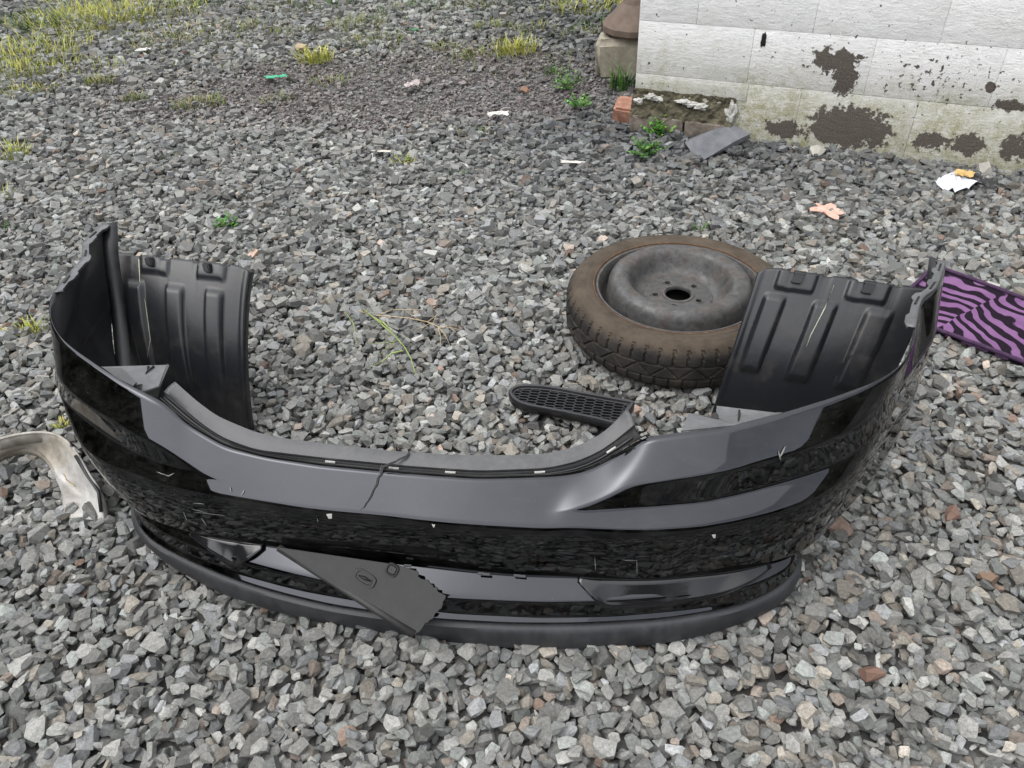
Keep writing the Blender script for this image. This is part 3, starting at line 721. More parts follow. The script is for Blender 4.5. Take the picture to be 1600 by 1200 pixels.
# fender flanges along the top rear edges, arch returns down the wheel arch edges
def band(name, A, off, mat, thick=0.002, sharp=40):
    G_ = np.stack([A, A + off * 0.5, A + off, A + off - ZZ * 0.006]) - BO
    return gridobj(name, G_, mat, bumper, True, sharp, False, thick)
ul = US <= -0.02; ur = US >= 1.03
for sel, nm in ((ul, 'fender_flange'), (ur, 'fender_flange')):
    A = R0[sel]; jag = 0.014 + 0.006 * (np.sin(np.linspace(0, 26, len(A))) > 0.2)
    fl_ = band(nm, A + ZZ * 0.001, INW[sel] * jag[:, None] - ZZ * 0.003, M_brkt)
    for q in (0.25, 0.5, 0.85):
        k = int(q * (len(A) - 1)); k0, k1 = max(0, k - 3), min(len(A) - 1, k + 3)
        d = Vector(A[k1] - A[k0]).normalized(); bm = bmesh.new()
        box_bm(bm, (0, 0, 0), (0.03, 0.004, 0.003), d.to_track_quat('X', 'Z').to_matrix())
        oo = bmobj('slot', bm, M_groove, fl_); oo.location = Vector(A[k] + INW[sel][k] * 0.008 + ZZ * 0.0008 - BO)
for j, nm in ((0, 'arch_return'), (NC - 1, 'arch_return')):
    col = np.concatenate([upper[:, j], np.stack(low)[:, j]]) ; col = col[[0, 8, 16, 24, 32, 36, 42, len(col) - 1]] if False else np.stack([R[j] for R in (R0, R1, R2, R3, R4, R6, R9)])
    inn = INW[j]; fw = (R3[j + 4] - R3[j]) if j == 0 else (R3[j - 4] - R3[j]); fw = fw / np.linalg.norm(fw)
    G_ = np.stack([col, col + inn * 0.012, col + inn * 0.034 - fw * 0.008]) - BO
    gridobj(nm, G_, M_black, bumper, True, 50, False, 0.002)

# crack from the ledge down the shelf: black ribbon laid on the paint as the slit's shade, torn lip
def surf(px, py):
    """nearest point of the painted skin along the line of sight of a photo pixel, and its normal"""
    d = FWD + (px - 800) / FPX * RIGHT + (600 - py) / FPX * UP; d = d / np.linalg.norm(d)
    Q = upper - CAM; tt = Q @ d; dist = np.linalg.norm(Q - tt[..., None] * d, axis=-1)
    i, j = np.unravel_index(np.argmin(dist), dist.shape); i = min(max(i, 1), upper.shape[0] - 2); j = min(max(j, 1), NC - 2)
    n = np.cross(upper[i + 1, j] - upper[i - 1, j], upper[i, j + 1] - upper[i, j - 1]); n /= np.linalg.norm(n)
    if n @ d > 0: n = -n
    t_ = ((upper[i, j] - CAM) @ n) / (d @ n)
    return CAM + d * t_, n
cr = [(600, 727), (597, 733), (596, 741), (591, 747), (589, 757), (584, 765), (580, 775), (576, 782), (572, 787), (569, 793), (562, 797)]
wd = [6.0, 4.6, 4.2, 3.4, 3.6, 2.8, 2.8, 2.2, 1.9, 1.3, 0.3]
V = []
for (x, y), ww in zip(cr, wd):
    p, n = surf(x - ww / 2, y); V.append(p + n * 0.0022 - BO); p, n = surf(x + ww / 2, y); V.append(p + n * 0.0022 - BO)
F = [(2 * i, 2 * i + 1, 2 * i + 3, 2 * i + 2) for i in range(len(cr) - 1)]
ck = pyobj('crack', V, F, M_groove, bumper)
for sx_ in (-1,):
    V = []
    for (x, y), ww in list(zip(cr, wd))[:7]:
        p, n = surf(x + sx_ * ww / 2, y); V.append(p + n * 0.0012 - BO); V.append(p + n * 0.0023 - BO); p, n = surf(x + sx_ * (ww / 2 + 0.7), y); V.append(p + n * 0.0012 - BO)
    F = []
    for i in range(6):
        for k in range(2): F.append((3 * i + k, 3 * i + k + 1, 3 * i + k + 4, 3 * i + k + 3))
    pyobj('torn_lip', V, F, M_scr, ck)
# ledge part of the crack, again a black ribbon
V = []
for (x, y, ww) in [(640, 708, 5), (634, 714, 4), (626, 717, 3.4), (618, 722, 3.2), (607, 726, 3.5), (600, 729, 4)]:
    for sgn in (-1, 1):
        z = 0.3555 if y < 724 else 0.349
        V.append(P(x, y + sgn * ww / 2, z) + ZZ * 0.0008 - BO)
pyobj('crack', V, [(2 * i, 2 * i + 1, 2 * i + 3, 2 * i + 2) for i in range(5)], M_groove, ledge)
# paint chips, scratches, and a grey V painted as a reflection
def chip(px, py, w_, h_, ang, mat, name='scratch_glint', n=7):
    V = []
    for i in range(n):
        q = i / (n - 1) - 0.5; wob = random.uniform(-1, 1) * h_ * 0.4
        for sgn in (-1, 1):
            ww = h_ * (1 - (2 * abs(q)) ** 2) + 0.2
            x = px + q * w_ * math.cos(ang) - sgn * ww / 2 * math.sin(ang) + wob * 0.3; y = py + q * w_ * math.sin(ang) + sgn * ww / 2 * math.cos(ang) + wob
            p, nn = surf(x, y); V.append(p + nn * 0.0020 - BO)
    return pyobj(name, V, [(2 * i, 2 * i + 1, 2 * i + 3, 2 * i + 2) for i in range(n - 1)], mat, bumper)
chip(516, 806, 5, 9, 1.5, M_raw, 'paint_chip'); chip(678, 820, 5, 4, 0, M_raw, 'paint_chip'); chip(1115, 836, 3, 6, 1.5, M_raw, 'paint_chip')
for (x, y, w_, h_, a_) in [(256, 741, 22, 1.2, 0.35), (268, 742, 12, 1.0, -0.4), (312, 786, 18, 1.6, 0.05), (330, 802, 50, 0.8, 0.12), (312, 797, 26, 0.8, 0.25), (290, 805, 16, 1.0, 1.2), (320, 815, 18, 1.0, 1.0), (361, 765, 9, 1.6, 1.4), (380, 770, 10, 1.6, -1.1), (995, 885, 26, 0.9, 1.55), (983, 874, 24, 0.9, 0.05), (930, 880, 22, 0.8, 1.5), (497, 812, 6, 1.2, 1.3), (1222, 706, 22, 3.2, -1.1), (1217, 711, 14, 2.6, 1.3)]:  # last pair is the V of painted whitish reflection
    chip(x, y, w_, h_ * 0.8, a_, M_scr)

# headlight brackets behind the top edge
def plate(name, pts, mat, par, thick=0.003, org=None):
    W = [P(*p) - (BO if org is None else org) for p in pts]
    bm = bmesh.new(); f = bm.faces.new([bm.verts.new(Vector(p)) for p in W])
    bmesh.ops.triangulate(bm, faces=[f]); o = bmobj(name, bm, mat, par)
    s = o.modifiers.new('thickness', 'SOLIDIFY'); s.thickness = thick; s.offset = -1
    return o
br = plate('headlight_bracket', [(158, 573, .405), (262, 570, .385), (248, 603, .380), (222, 612, .385), (214, 606, .388), (207, 600, .392), (180, 588, .400)], M_brkt, bumper)
plate('bracket_rib', [(160, 574, .408), (190, 575, .404), (213, 597, .394), (208, 603, .394), (182, 590, .402)], M_ledge, br)
plate('bracket_fin', [(206, 602, .388), (221, 600, .400), (219, 611, .398), (211, 609, .386)], M_black, br)
plate('bracket_wall', [(262, 570, .385), (264, 572, .385), (247, 618, .30), (240, 616, .30), (222, 612, .385), (248, 603, .380)], M_black, br)
V, F = tube([tuple(P(209, 573, .392) - BO), tuple(P(203, 586, .392) - BO)], 0.0025, 5); pyobj('bracket_slot', V, F, M_groove, br)
V, F = tube([tuple(P(232, 573, .391) - BO), tuple(P(228, 584, .390) - BO), tuple(P(240, 572, .391) - BO)], 0.003, 5); pyobj('bracket_slot', V, F, M_groove, br)
br2 = plate('headlight_bracket', [(1064, 673, .40), (1076, 645, .385), (1118, 652, .375), (1120, 634, .372), (1222, 646, .415), (1222, 644, .42), (1150, 664, .412)], M_brkt, bumper)
V, F = tube([tuple(P(1155, 641, .39) - BO), tuple(P(1154, 660, .405) - BO)], 0.002, 5); pyobj('bracket_slot', V, F, M_groove, br2)
V, F = tube([tuple(P(1117, 655, .375) - BO), tuple(P(1117, 650, .395) - BO)], 0.007, 8); pyobj('bracket_bolt', V, F, M_groove, br2)

# wheel arch liners
def liner(c00, c01, c11, c10, bow, ribs, pads, clips, side, fold=None):
    """c00 top outer, c01 top inner, c11 bottom inner, c10 bottom outer (world); ribs/pads in patch coordinates"""
    na_, nb_ = 96, 60
    a = np.linspace(0, 1, na_)[None, :, None]; b = np.linspace(0, 1, nb_)[:, None, None]
    S = (1 - b) * ((1 - a) * c00 + a * c01) + b * ((1 - a) * c10 + a * c11)
    du = c01 - c00; dv = c10 - c00; n = np.cross(du, dv); n /= np.linalg.norm(n)
    if n[1] > 0: n = -n                     # towards the camera side
    A2 = a[..., 0] + 0 * b[..., 0]; B2 = b[..., 0] + 0 * a[..., 0]
    h = bow * 4 * B2 * (1 - B2) * (0.7 + 0.3 * np.sin(np.pi * A2))
    sm = lambda x: smooth01(x)
    def boxm(a0, a1, b0, b1, ea=0.016, eb=0.022, sh=0.0):
        aa = A2 + sh * (B2 - b0)
        return sm((aa - a0) / ea) * sm((a1 - aa) / ea) * sm((B2 - b0) / eb) * sm((b1 - B2) / eb)
    for (a0, a1, b0, b1, sh) in ribs: h = h + 0.012 * boxm(a0, a1, b0, b1, 0.022, 0.02, sh)
    for (a0, a1, b0, b1) in pads: h = h + 0.008 * boxm(a0, a1, b0, b1)
    h = h + 0.004 * (sm((A2 - 0.965) / 0.01)) + 0.0012 * np.sin(A2 * 9 + B2 * 4)
    edge = 1 + 0 * A2
    S = S + n * h[..., None]
    # nicks along the top edge, rounded inner top corner
    nick = 0.010 * (np.sin(A2 * 31 + side) > 0.75) + 0.03 * np.clip((A2 - 0.88) / 0.12, 0, 1) ** 2
    S = S + (dv * (nick * (1 - B2) ** 8)[..., None])
    lo = gridobj('wheel_arch_liner', S - BO, M_liner, bumper, True, 60, False, 0.003)
    # folded side flange on the free edge
    E_ = S[:, -1]; fl = np.stack([E_, E_ - n * 0.012, E_ - n * 0.022], 1) - BO
    gridobj('side_flange', fl, M_liner, lo, True, 60, False, 0.002)
    for (ca, cb) in clips:
        i, j = int(cb * (nb_ - 1)), int(ca * (na_ - 1)); p = S[i, j] - BO; ax = Vector(du).normalized(); up = Vector(-dv).normalized(); nn = Vector(n)
        bm = bmesh.new(); vv = bmesh.ops.create_cube(bm, size=1.0)['verts']
        for v_ in vv:
            k = 0.75 if v_.co.z > 0 else 1.0
            v_.co = Vector(p) + ax * v_.co.x * 0.022 * k + up * v_.co.y * 0.026 * k + nn * (v_.co.z * 0.018 + 0.006)
        bmesh.ops.bevel(bm, geom=bm.edges[:], offset=0.002, segments=2, affect='EDGES')
        bmobj('clip', bm, M_liner, lo, True, 40)
    return lo, S, n
lA, lB, lC = P(159, 392, .385), P(390, 416, .370), P(392, 672, .02)
lD = lC + (lA - lB) * 0.74; lD[2] = 0.02
lo1, S1, n1_ = liner(lA, lB, lC, lD, 0.045, [(0.17, 0.30, 0.16, 1.2, 0.0), (0.45, 0.59, 0.16, 1.2, 0.0), (0.73, 0.86, 0.16, 1.2, 0.0)],
     [(0.275, 0.475, -0.05, 0.10), (0.66, 0.86, -0.05, 0.10)], [(0.36, 0.045), (0.755, 0.045)], 0.4)
rA, rB, rC = P(1456, 453, .385), P(1188, 415, .385), P(1108, 660, .03)
rD = rC + (rA - rB) * 0.93; rD[2] = 0.03
lo2, S2, n2_ = liner(rA, rB, rC, rD, 0.035, [(0.15, 0.31, 0.15, 0.62, -0.02), (0.47, 0.62, 0.15, 0.62, -0.02), (0.78, 0.92, 0.15, 0.62, -0.02)],
     [(0.22, 0.46, -0.05, 0.12), (0.64, 0.88, -0.05, 0.12)], [(0.35, 0.05), (0.76, 0.05)], 2.1)
# thin pale grass stems caught on the liners
for S_, n_, pth, lo_ in ((S1, n1_, [(0.02, 0.27), (0.16, 0.275), (0.3, 0.31), (0.5, 0.31), (0.6, 0.275)], lo1), (S2, n2_, [(0.06, 0.54), (0.2, 0.555), (0.35, 0.575), (0.42, 0.575)], lo2)):
    pts = [tuple(S_[int(b * 59), int(a * 95)] + n_ * 0.004) for b, a in pth]
    V, F = tube(pts, [0.0012, 0.0012, 0.001, 0.0008, 0.0004][:len(pts)], 4)
    tag(pyobj('straw_blade', V, F, M_pale, None, True), 'thin pale grass stem stuck to the ' + ('left' if S_ is S1 else 'right') + ' wheel arch liner', 'stem')

# torn undertray hanging out of the lower opening
tp = [(432, 855, 0.184), (617, 882, 0.180), (652, 893, 0.162), (656, 903, 0.156), (664, 906, 0.153), (672, 912, 0.149), (681, 918, 0.145), (688, 927, 0.140), (697, 931, 0.138), (692, 944, 0.130), (685, 953, 0.124), (678, 962, 0.117), (668, 973, 0.108), (660, 980, 0.102), (655, 988, 0.096), (647, 991, 0.094)]
_t2 = tp[:3]
for _a, _b in zip(tp[2:-1], tp[3:]):
    for _k in (0.33, 0.66): _t2.append(tuple(_a[i] + (_b[i] - _a[i]) * _k + (random.uniform(-2.2, 2.2) if i < 2 else 0) for i in range(3)))
    _t2.append(_b)
tp = _t2
W = np.array([P(*p) for p in tp])
_n = np.cross(W[1] - W[0], W[-1] - W[0]); _n /= np.linalg.norm(_n)
for _i, (_x, _y, _z) in enumerate(tp):
    _d = FWD + (_x - 800) / FPX * RIGHT + (600 - _y) / FPX * UP; W[_i] = CAM + _d * (((W[0] - CAM) @ _n) / (_d @ _n))
bm = bmesh.new(); f = bm.faces.new([bm.verts.new(Vector(p - BO)) for p in W]); bmesh.ops.triangulate(bm, faces=[f])
tray = bmobj('torn_undertray', bm, M_tray, bumper); s = tray.modifiers.new('thickness', 'SOLIDIFY'); s.thickness = 0.004; s.offset = -1
tn = Vector(np.cross(W[1] - W[0], W[-1] - W[0])).normalized(); tn = tn if tn.z > 0 else -tn
e0, e1 = Vector(P(436, 856, .172) - BO) , Vector(W[-1] - BO)
V, F = tube([e0, e0.lerp(e1, 0.33), e0.lerp(e1, 0.66), e1], 0.0075, 10); pyobj('rolled_edge', V, F, M_tray, tray, True)
tx = (e1 - e0).normalized(); ty = tn.cross(tx)
def onplane(px, py):
    d = FWD + (px - 800) / FPX * RIGHT + (600 - py) / FPX * UP; n = np.array(tn)
    return Vector(CAM + d * (((W[0] - CAM) @ n) / (d @ n)) - BO)
def ringplate(name, c, rx, ry, hgt, mat, n=20, rot=0.0, w_=0.25):
    V, F = [], []
    for k in range(n):
        q = 2 * math.pi * k / n; cx, sy_ = math.copysign(abs(math.cos(q)) ** 0.6, math.cos(q)), math.copysign(abs(math.sin(q)) ** 0.6, math.sin(q))
        for f_, h_ in ((1.0, 0.0), (0.95, hgt), (1 - w_, hgt), (1 - w_ * 1.3, -0.0)):
            V.append(c + tx * cx * rx * f_ + ty * sy_ * ry * f_ + tn * h_)
    for k in range(n):
        a_, b_ = k * 4, ((k + 1) % n) * 4
        for i in range(3): F.append((a_ + i, b_ + i, b_ + i + 1, a_ + i + 1))
    return pyobj(name, V, F, mat, tray, True, 40)
c1 = onplane(570, 903); ringplate('clip_recess', c1, 0.024, 0.013, 0.0022, M_tray)
V, F = tube([c1 - tx * 0.013 - ty * 0.002 + tn * 0.001, c1 + tn * 0.0025, c1 + tx * 0.014 + ty * 0.001 + tn * 0.001], [0.001, 0.0035, 0.001], 6); pyobj('clip_slot', V, F, M_groove, tray, True)
c1 = onplane(613, 890); ringplate('fastener', c1, 0.0125, 0.0125, 0.003, M_groove, 18, 0, 0.3)
ringplate('fastener_cap', c1, 0.0075, 0.0075, 0.003, M_tray, 14, 0, 0.9)
# small lower clips seen in the opening
for (x, y, w_, h_) in ((637, 884, 0.014, 0.003), (756, 897, 0.022, 0.003), (812, 900, 0.022, 0.003)):
    bm = bmesh.new(); box_bm(bm, (0, 0, 0), (w_, 0.004, h_)); oo = bmobj('lower_clip', bm, M_brkt, bumper); oo.location = Vector(P(x, y, .168) - BO); oo.rotation_euler = (0, 0, -0.18)

# ================================================================== SPARE WHEEL
wheel = empty('spare_wheel', (TYRE_C[0], TYRE_C[1], 0.0)); wheel.rotation_euler = (R(-1.0), R(0.5), 0); wheel.scale = (WS, WS, WS)
tag(wheel, 'muddy compact spare wheel lying flat on the gravel behind the bumper', 'wheel')
n = 756
prof = []
side_p = [(0.216, 0.124), (0.222, 0.131), (0.232, 0.1375), (0.244, 0.140), (0.247, 0.1385), (0.250, 0.140), (0.264, 0.1395), (0.267, 0.138), (0.270, 0.1385), (0.280, 0.134), (0.2855, 0.1285)]
NT_ = 44
tread = [(0.2885 + 0.0115 * (1 - (2 * abs(q - 0.5)) ** 5), 0.125 - 0.110 * q) for q in np.linspace(0, 1, NT_)]
lowp = [(0.283, 0.010), (0.268, 0.003), (0.245, 0.0), (0.222, 0.008), (0.214, 0.016)]
th = np.linspace(0, 2 * np.pi, n, endpoint=False)
G_ = []
for r_, z_ in side_p: G_.append(np.stack([r_ * np.cos(th), r_ * np.sin(th), np.full(n, z_)], -1))
NB = 54
for i, (r_, z_) in enumerate(tread):
    q = i / (NT_ - 1); ph = (th / (2 * np.pi) * NB) % 1.0
    wob = 0.10 * np.sin(q * 40)
    dep = np.zeros(n)
    if q < 0.34:
        ph1 = (ph + 0.35 * (q - 0.17) * (q > 0.0)) % 1.0
        dep = np.maximum(dep, (np.abs(ph1 - 0.5) < 0.085 + 0.03 * (q < 0.08)) * 1.0)
        if q < 0.10: dep *= 0.8
    if 0.34 <= q < 0.39 or 0.68 < q <= 0.73: dep[:] = 1.0
    if 0.39 <= q <= 0.68:
        t_ = (q - 0.39) / 0.29; ph2 = (th / (2 * np.pi) * NB / 2) % 1.0
        zig = np.where(ph2 < 0.5, ph2 * 2, 2 - ph2 * 2)
        dep = np.maximum(dep, (np.abs(zig - t_) < 0.10) * 0.9)
    if q > 0.73: dep = np.maximum(dep, (np.abs(((ph + 0.2) % 1) - 0.5) < 0.085) * 1.0)
    rr = r_ - 0.0065 * dep
    G_.append(np.stack([rr * np.cos(th), rr * np.sin(th), np.full(n, z_)], -1))
for r_, z_ in lowp: G_.append(np.stack([r_ * np.cos(th), r_ * np.sin(th), np.full(n, z_)], -1))
gridobj('tyre', np.array(G_), M_tyre, wheel, True, 35, True)
rimp = [(0.219, 0.122), (0.2215, 0.1315), (0.2195, 0.1345), (0.215, 0.134), (0.212, 0.128), (0.207, 0.118), (0.205, 0.098), (0.202, 0.084), (0.197, 0.080), (0.193, 0.088), (0.191, 0.112), (0.1875, 0.140), (0.182, 0.153), (0.173, 0.160), (0.162, 0.1625), (0.150, 0.1625), (0.141, 0.160), (0.134, 0.153), (0.127, 0.138), (0.118, 0.120), (0.110, 0.109), (0.101, 0.1045), (0.090, 0.1025)]
gridobj('rim', lathe(rimp, 128), M_steel, wheel, True, 50, True)
gridobj('rim_barrel', lathe([(0.219, 0.122), (0.213, 0.09), (0.185, 0.06), (0.185, 0.04), (0.213, 0.025), (0.219, 0.012)], 64), M_dark, wheel, True, None, True)
bm = bmesh.new()
def loop(cx, cy, r_, n_):
    vs_ = [bm.verts.new((cx + r_ * math.cos(2 * math.pi * k / n_), cy + r_ * math.sin(2 * math.pi * k / n_), 0.1025)) for k in range(n_)]
    return [bm.edges.new((vs_[k], vs_[(k + 1) % n_])) for k in range(n_)]
ed = loop(0, 0, 0.0905, 64) + loop(0, 0, 0.034, 32)
for k in range(5): ed += loop(0.061 * math.cos(R(34 + 72 * k)), 0.061 * math.sin(R(34 + 72 * k)), 0.0078, 14)
bmesh.ops.triangle_fill(bm, edges=ed, use_beauty=True)
hub = bmobj('hub_plate', bm, M_steel, wheel); s = hub.modifiers.new('t', 'SOLIDIFY'); s.thickness = 0.006; s.offset = 0
gridobj('hub_collar', lathe([(0.044, 0.1058), (0.042, 0.1085), (0.0365, 0.109), (0.034, 0.104), (0.034, 0.099)], 48), M_steel, hub, True, 40, True)
for k in range(5):
    g_ = lathe([(0.0135, 0.1058), (0.0125, 0.1072), (0.0085, 0.1066), (0.0078, 0.098)], 20); g_[..., 0] += 0.061 * math.cos(R(34 + 72 * k)); g_[..., 1] += 0.061 * math.sin(R(34 + 72 * k))
    gridobj('bolt_hole', g_, M_steel, hub, True, 40, True)
gridobj('hub_shade_disc', lathe([(0.0, 0.05), (0.18, 0.05)], 32), M_dark, wheel, False, None, True)  # black disc added below the hub holes so they look unlit
# valve dirt ring: small pebbles stuck in the well
gridobj('bead_line', lathe([(0.2255, 0.1355), (0.2265, 0.1375), (0.228, 0.1365)], 128), simple('rust_line', (0.07, 0.035, 0.018), (0.17, 0.095, 0.05), 60, 0.9, 0.2), wheel, True, None, True)

# ================================================================== FOG LAMP GRILLE
gc = P(885, 632, 0.045)
grille = empty('grille_insert', (gc[0], gc[1], 0.0))
tag(grille, 'black honeycomb bumper grille insert lying on gravel in front of the spare wheel', 'grille')
GO = np.array(grille.location)
def gz(x): return 0.040 + 0.018 * (x - 790) / 200
outl = [(794, 613), (797, 606), (806, 601), (820, 599), (845, 600), (875, 604), (905, 610), (935, 615.5), (965, 621), (990, 625), (992, 629), (984, 641), (975, 652), (966, 662), (956, 661), (930, 654), (905, 649), (880, 644), (855, 639), (830, 635), (812, 630), (800, 623)]
def dens(poly, m_=4):
    out = []
    for i in range(len(poly)):
        a, b = poly[i], poly[(i + 1) % len(poly)]
        for k in range(m_): out.append((a[0] + (b[0] - a[0]) * k / m_, a[1] + (b[1] - a[1]) * k / m_))
    return out
O_ = np.array([P(x, y, gz(x)) for x, y in dens(outl)]); O_ = np.concatenate([O_[-2:], O_, O_[:2]]); O_ = smoothcols(O_, 1.2)[2:-2]
cen = O_.mean(0)
Ii = []
for i in range(len(O_)):
    tg = O_[(i + 1) % len(O_)] - O_[i - 1]; nn = np.array([-tg[1], tg[0], 0]); nn /= np.linalg.norm(nn)
    if nn @ (cen - O_[i]) < 0: nn = -nn
    Ii.append(nn)
Ii = np.array(Ii); Ii = Ii / np.linalg.norm(Ii, axis=1)[:, None]
fr = np.stack([O_ - ZZ * 0.022, O_ - ZZ * 0.003, O_ + Ii * 0.002, O_ + Ii * 0.008 - ZZ * 0.0005, O_ + Ii * 0.0105 - ZZ * 0.006, O_ + Ii * 0.0135 - ZZ * 0.0065, O_ + Ii * 0.0150 - ZZ * 0.012, O_ + Ii * 0.0155 - ZZ * 0.022]) - GO
gridobj('frame', fr, M_black, grille, True, 45, True, 0.0015)
# honeycomb: vertical-walled wavy bars clipped to the opening
inn = (O_ + Ii * 0.015)[:, :2]
def inside(p):
    x, y = p; c_ = False; n_ = len(inn)
    for i in range(n_):
        x1, y1 = inn[i]; x2, y2 = inn[i - 1]
        if (y1 > y) != (y2 > y) and x < (x2 - x1) * (y - y1) / (y2 - y1) + x1: c_ = not c_
    return c_
gx_ = (P(985, 640, .05) - P(800, 612, .05))[:2]; gx_ /= np.linalg.norm(gx_); gy_ = np.array([-gx_[1], gx_[0]])
hw_, hh_ = 0.0165, 0.0105
V, F = [], []
def wallseg(a, b):
    zz = lambda p: gz(800 + FPX * ((np.array([*p, .05]) - CAM) @ RIGHT) / ((np.array([*p, .05]) - CAM) @ FWD)) - 0.006
    d = (b - a) / (np.linalg.norm(b - a) + 1e-9); pn = np.array([-d[1], d[0]]) * 0.0009
    i = len(V)
    for p in (a - pn, a + pn, b + pn, b - pn): V.append(np.array([p[0], p[1], zz(p)]) - GO)
    for p in (a - pn, a + pn, b + pn, b - pn): V.append(np.array([p[0], p[1], zz(p) - 0.014]) - GO)
    F.extend([(i, i + 1, i + 2, i + 3), (i, i + 4, i + 5, i + 1), (i + 1, i + 5, i + 6, i + 2), (i + 2, i + 6, i + 7, i + 3), (i + 3, i + 7, i + 4, i)])
c2_ = cen[:2]
for r_ in range(-8, 9):
    for q_ in range(-9, 10):
        o2_ = c2_ + gx_ * (q_ * hw_ * 1.5) + gy_ * ((r_ + 0.5 * (q_ % 2)) * hh_)
        hexp = [o2_ + gx_ * hw_ * k[0] + gy_ * hh_ * k[1] for k in ((1, 0), (0.5, 0.5), (-0.5, 0.5), (-1, 0))]
        for a, b in zip(hexp[:-1], hexp[1:]):
            if inside(a) and inside(b): wallseg(a, b)
            elif inside(a) or inside(b):
                ii, oo_ = (a, b) if inside(a) else (b, a)
                lo_, hi_ = 0.0, 1.0
                for _ in range(6):
                    md = (lo_ + hi_) / 2
                    if inside(ii + (oo_ - ii) * md): lo_ = md
                    else: hi_ = md
                wallseg(ii, ii + (oo_ - ii) * min(1, lo_ + 0.15))
pyobj('honeycomb', V, F, M_black, grille)
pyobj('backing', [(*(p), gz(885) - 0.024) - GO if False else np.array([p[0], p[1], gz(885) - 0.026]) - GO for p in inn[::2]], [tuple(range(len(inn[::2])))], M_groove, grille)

# ================================================================== ZEBRA MAT
A0 = MAT_A - MAT_D * 0.045
mat_o = empty('floor_mat', (A0[0], A0[1], 0.0), math.atan2(MAT_D[1], MAT_D[0]))
tag(mat_o, 'purple and black zebra striped car floor mat beside the bumper', 'mat')
NXm, NYm = 60, 30
G_ = np.array([[(x, -y, 0.0165 + 0.004 * math.sin(x * 9 + 1) * math.cos(y * 8) + 0.0015 * mnoise.noise((x * 30, y * 30, 0))) for x in np.linspace(0, 0.92, NXm)] for y in np.linspace(0, 0.318, NYm)])
mo = gridobj('pile', G_, M_mat, mat_o, True); s = mo.modifiers.new('t', 'SOLIDIFY'); s.thickness = 0.010; s.offset = -1 if False else 1
mo.modifiers['t'].offset = 1
bd = [tuple(G_[0, i]) for i in range(0, NXm, 2)] + [tuple(G_[j, -1]) for j in range(0, NYm, 2)] + [tuple(G_[-1, i]) for i in range(NXm - 1, -1, -2)] + [tuple(G_[j, 0]) for j in range(NYm - 1, -1, -2)]
V, F = tube(bd, 0.0062, 6); V = [v_ + Vector((0, 0, 0.004)) for v_ in V]
pyobj('edging', V, F, simple('mat_edging', (0.03, 0.014, 0.035), (0.07, 0.035, 0.08), 60, 0.95, 0.3), mat_o, True)

# ================================================================== FENDER PIECE at the left edge
t = NT('beige_primer'); v = t.coord()
f = t.noise(22, 6, 0.7, v); f2 = t.noise(6, 4, 0.6, v)
t.set(Base_Color=t.mix(t.ramp(f2, [(0.45, (0,) * 3), (0.62, (1,) * 3)]), t.ramp(f, [(0.3, (0.18, 0.155, 0.12)), (0.65, (0.40, 0.365, 0.31))]), t.ramp(f, [(0.3, (0.27, 0.26, 0.245)), (0.6, (0.50, 0.49, 0.47))])), Roughness=0.6)
t.bump(f, 0.15, 0.003); M_prim = t.m
fend = empty('fender_arch', tuple(P(40, 740, 0.0)))
tag(fend, 'beige primed wheel arch piece of a car fender beside the bumper', 'fender')
FO = np.array(fend.location)
out_ = [(-150, 860, .03), (-130, 780, .05), (-80, 716, .075), (0, 686, .10), (30, 678.5, .105), (60, 675.5, .108), (85, 680, .108), (103, 693, .105), (118, 713, .098), (132, 738, .085), (144, 756, .07), (152, 764, .055), (156, 800, .022), (157, 812, .010)]
inn_ = [(-85, 870, .01), (-75, 800, .02), (-45, 735, .035), (0, 712, .045), (22, 702, .048), (45, 700, .048), (62, 706, .046), (78, 721, .042), (88, 740, .036), (96, 757, .030), (102, 772, .024), (103, 788, .018), (102, 800, .012), (102, 808, .008)]
NF = 70
Oe, Ie = seg(out_, NF, 1.5), seg(inn_, NF, 1.5)
rows_ = []
for q in np.linspace(0, 1, 12):
    p = Oe * (1 - q) + Ie * q; dip = 0.030 * 4 * q * (1 - q)
    sp_ = np.linspace(0, 1, NF); poc = 0.030 * np.exp(-((sp_ - 0.86) / 0.045) ** 2) * (4 * q * (1 - q))
    rows_.append(p - ZZ * (np.minimum(dip, p[:, 2] - 0.004) * 0.45 + np.minimum(poc, np.maximum(p[:, 2] - 0.012, 0)))[:, None])
dirO = (Oe - Ie); dirO[:, 2] = 0; dirO /= np.linalg.norm(dirO, axis=1)[:, None]
G_ = np.stack([Oe + dirO * 0.010 - ZZ * 0.030, Oe + dirO * 0.012 - ZZ * 0.004, Oe + dirO * 0.008 + ZZ * 0.003] + rows_ + [Ie - dirO * 0.004 + ZZ * 0.003, Ie - dirO * 0.008 - ZZ * 0.003, Ie - dirO * 0.008 - ZZ * 0.02])
gridobj('panel', G_ - FO, M_prim, fend, True, 50, False, 0.002)
V, F = tube([tuple(p - FO) for p in Oe[8:] + dirO[8:] * 0.009 + ZZ * 0.003], 0.0035, 6); pyobj('rolled_edge', V, F, M_prim, fend, True)
V, F = tube([tuple(P(118, 712, .108) - FO), tuple(P(136, 742, .085) - FO), tuple(P(154, 768, .06) - FO), tuple(P(158, 800, .03) - FO)], 0.004, 6); pyobj('black_edge_strip', V, F, M_black, fend, True)
V, F = tube([tuple(P(100, 740, .055) - FO), tuple(P(104, 750, .045) - FO), tuple(P(118, 760, .04) - FO)], 0.0018, 5); pyobj('wire_clip', V, F, M_straw, fend, True)

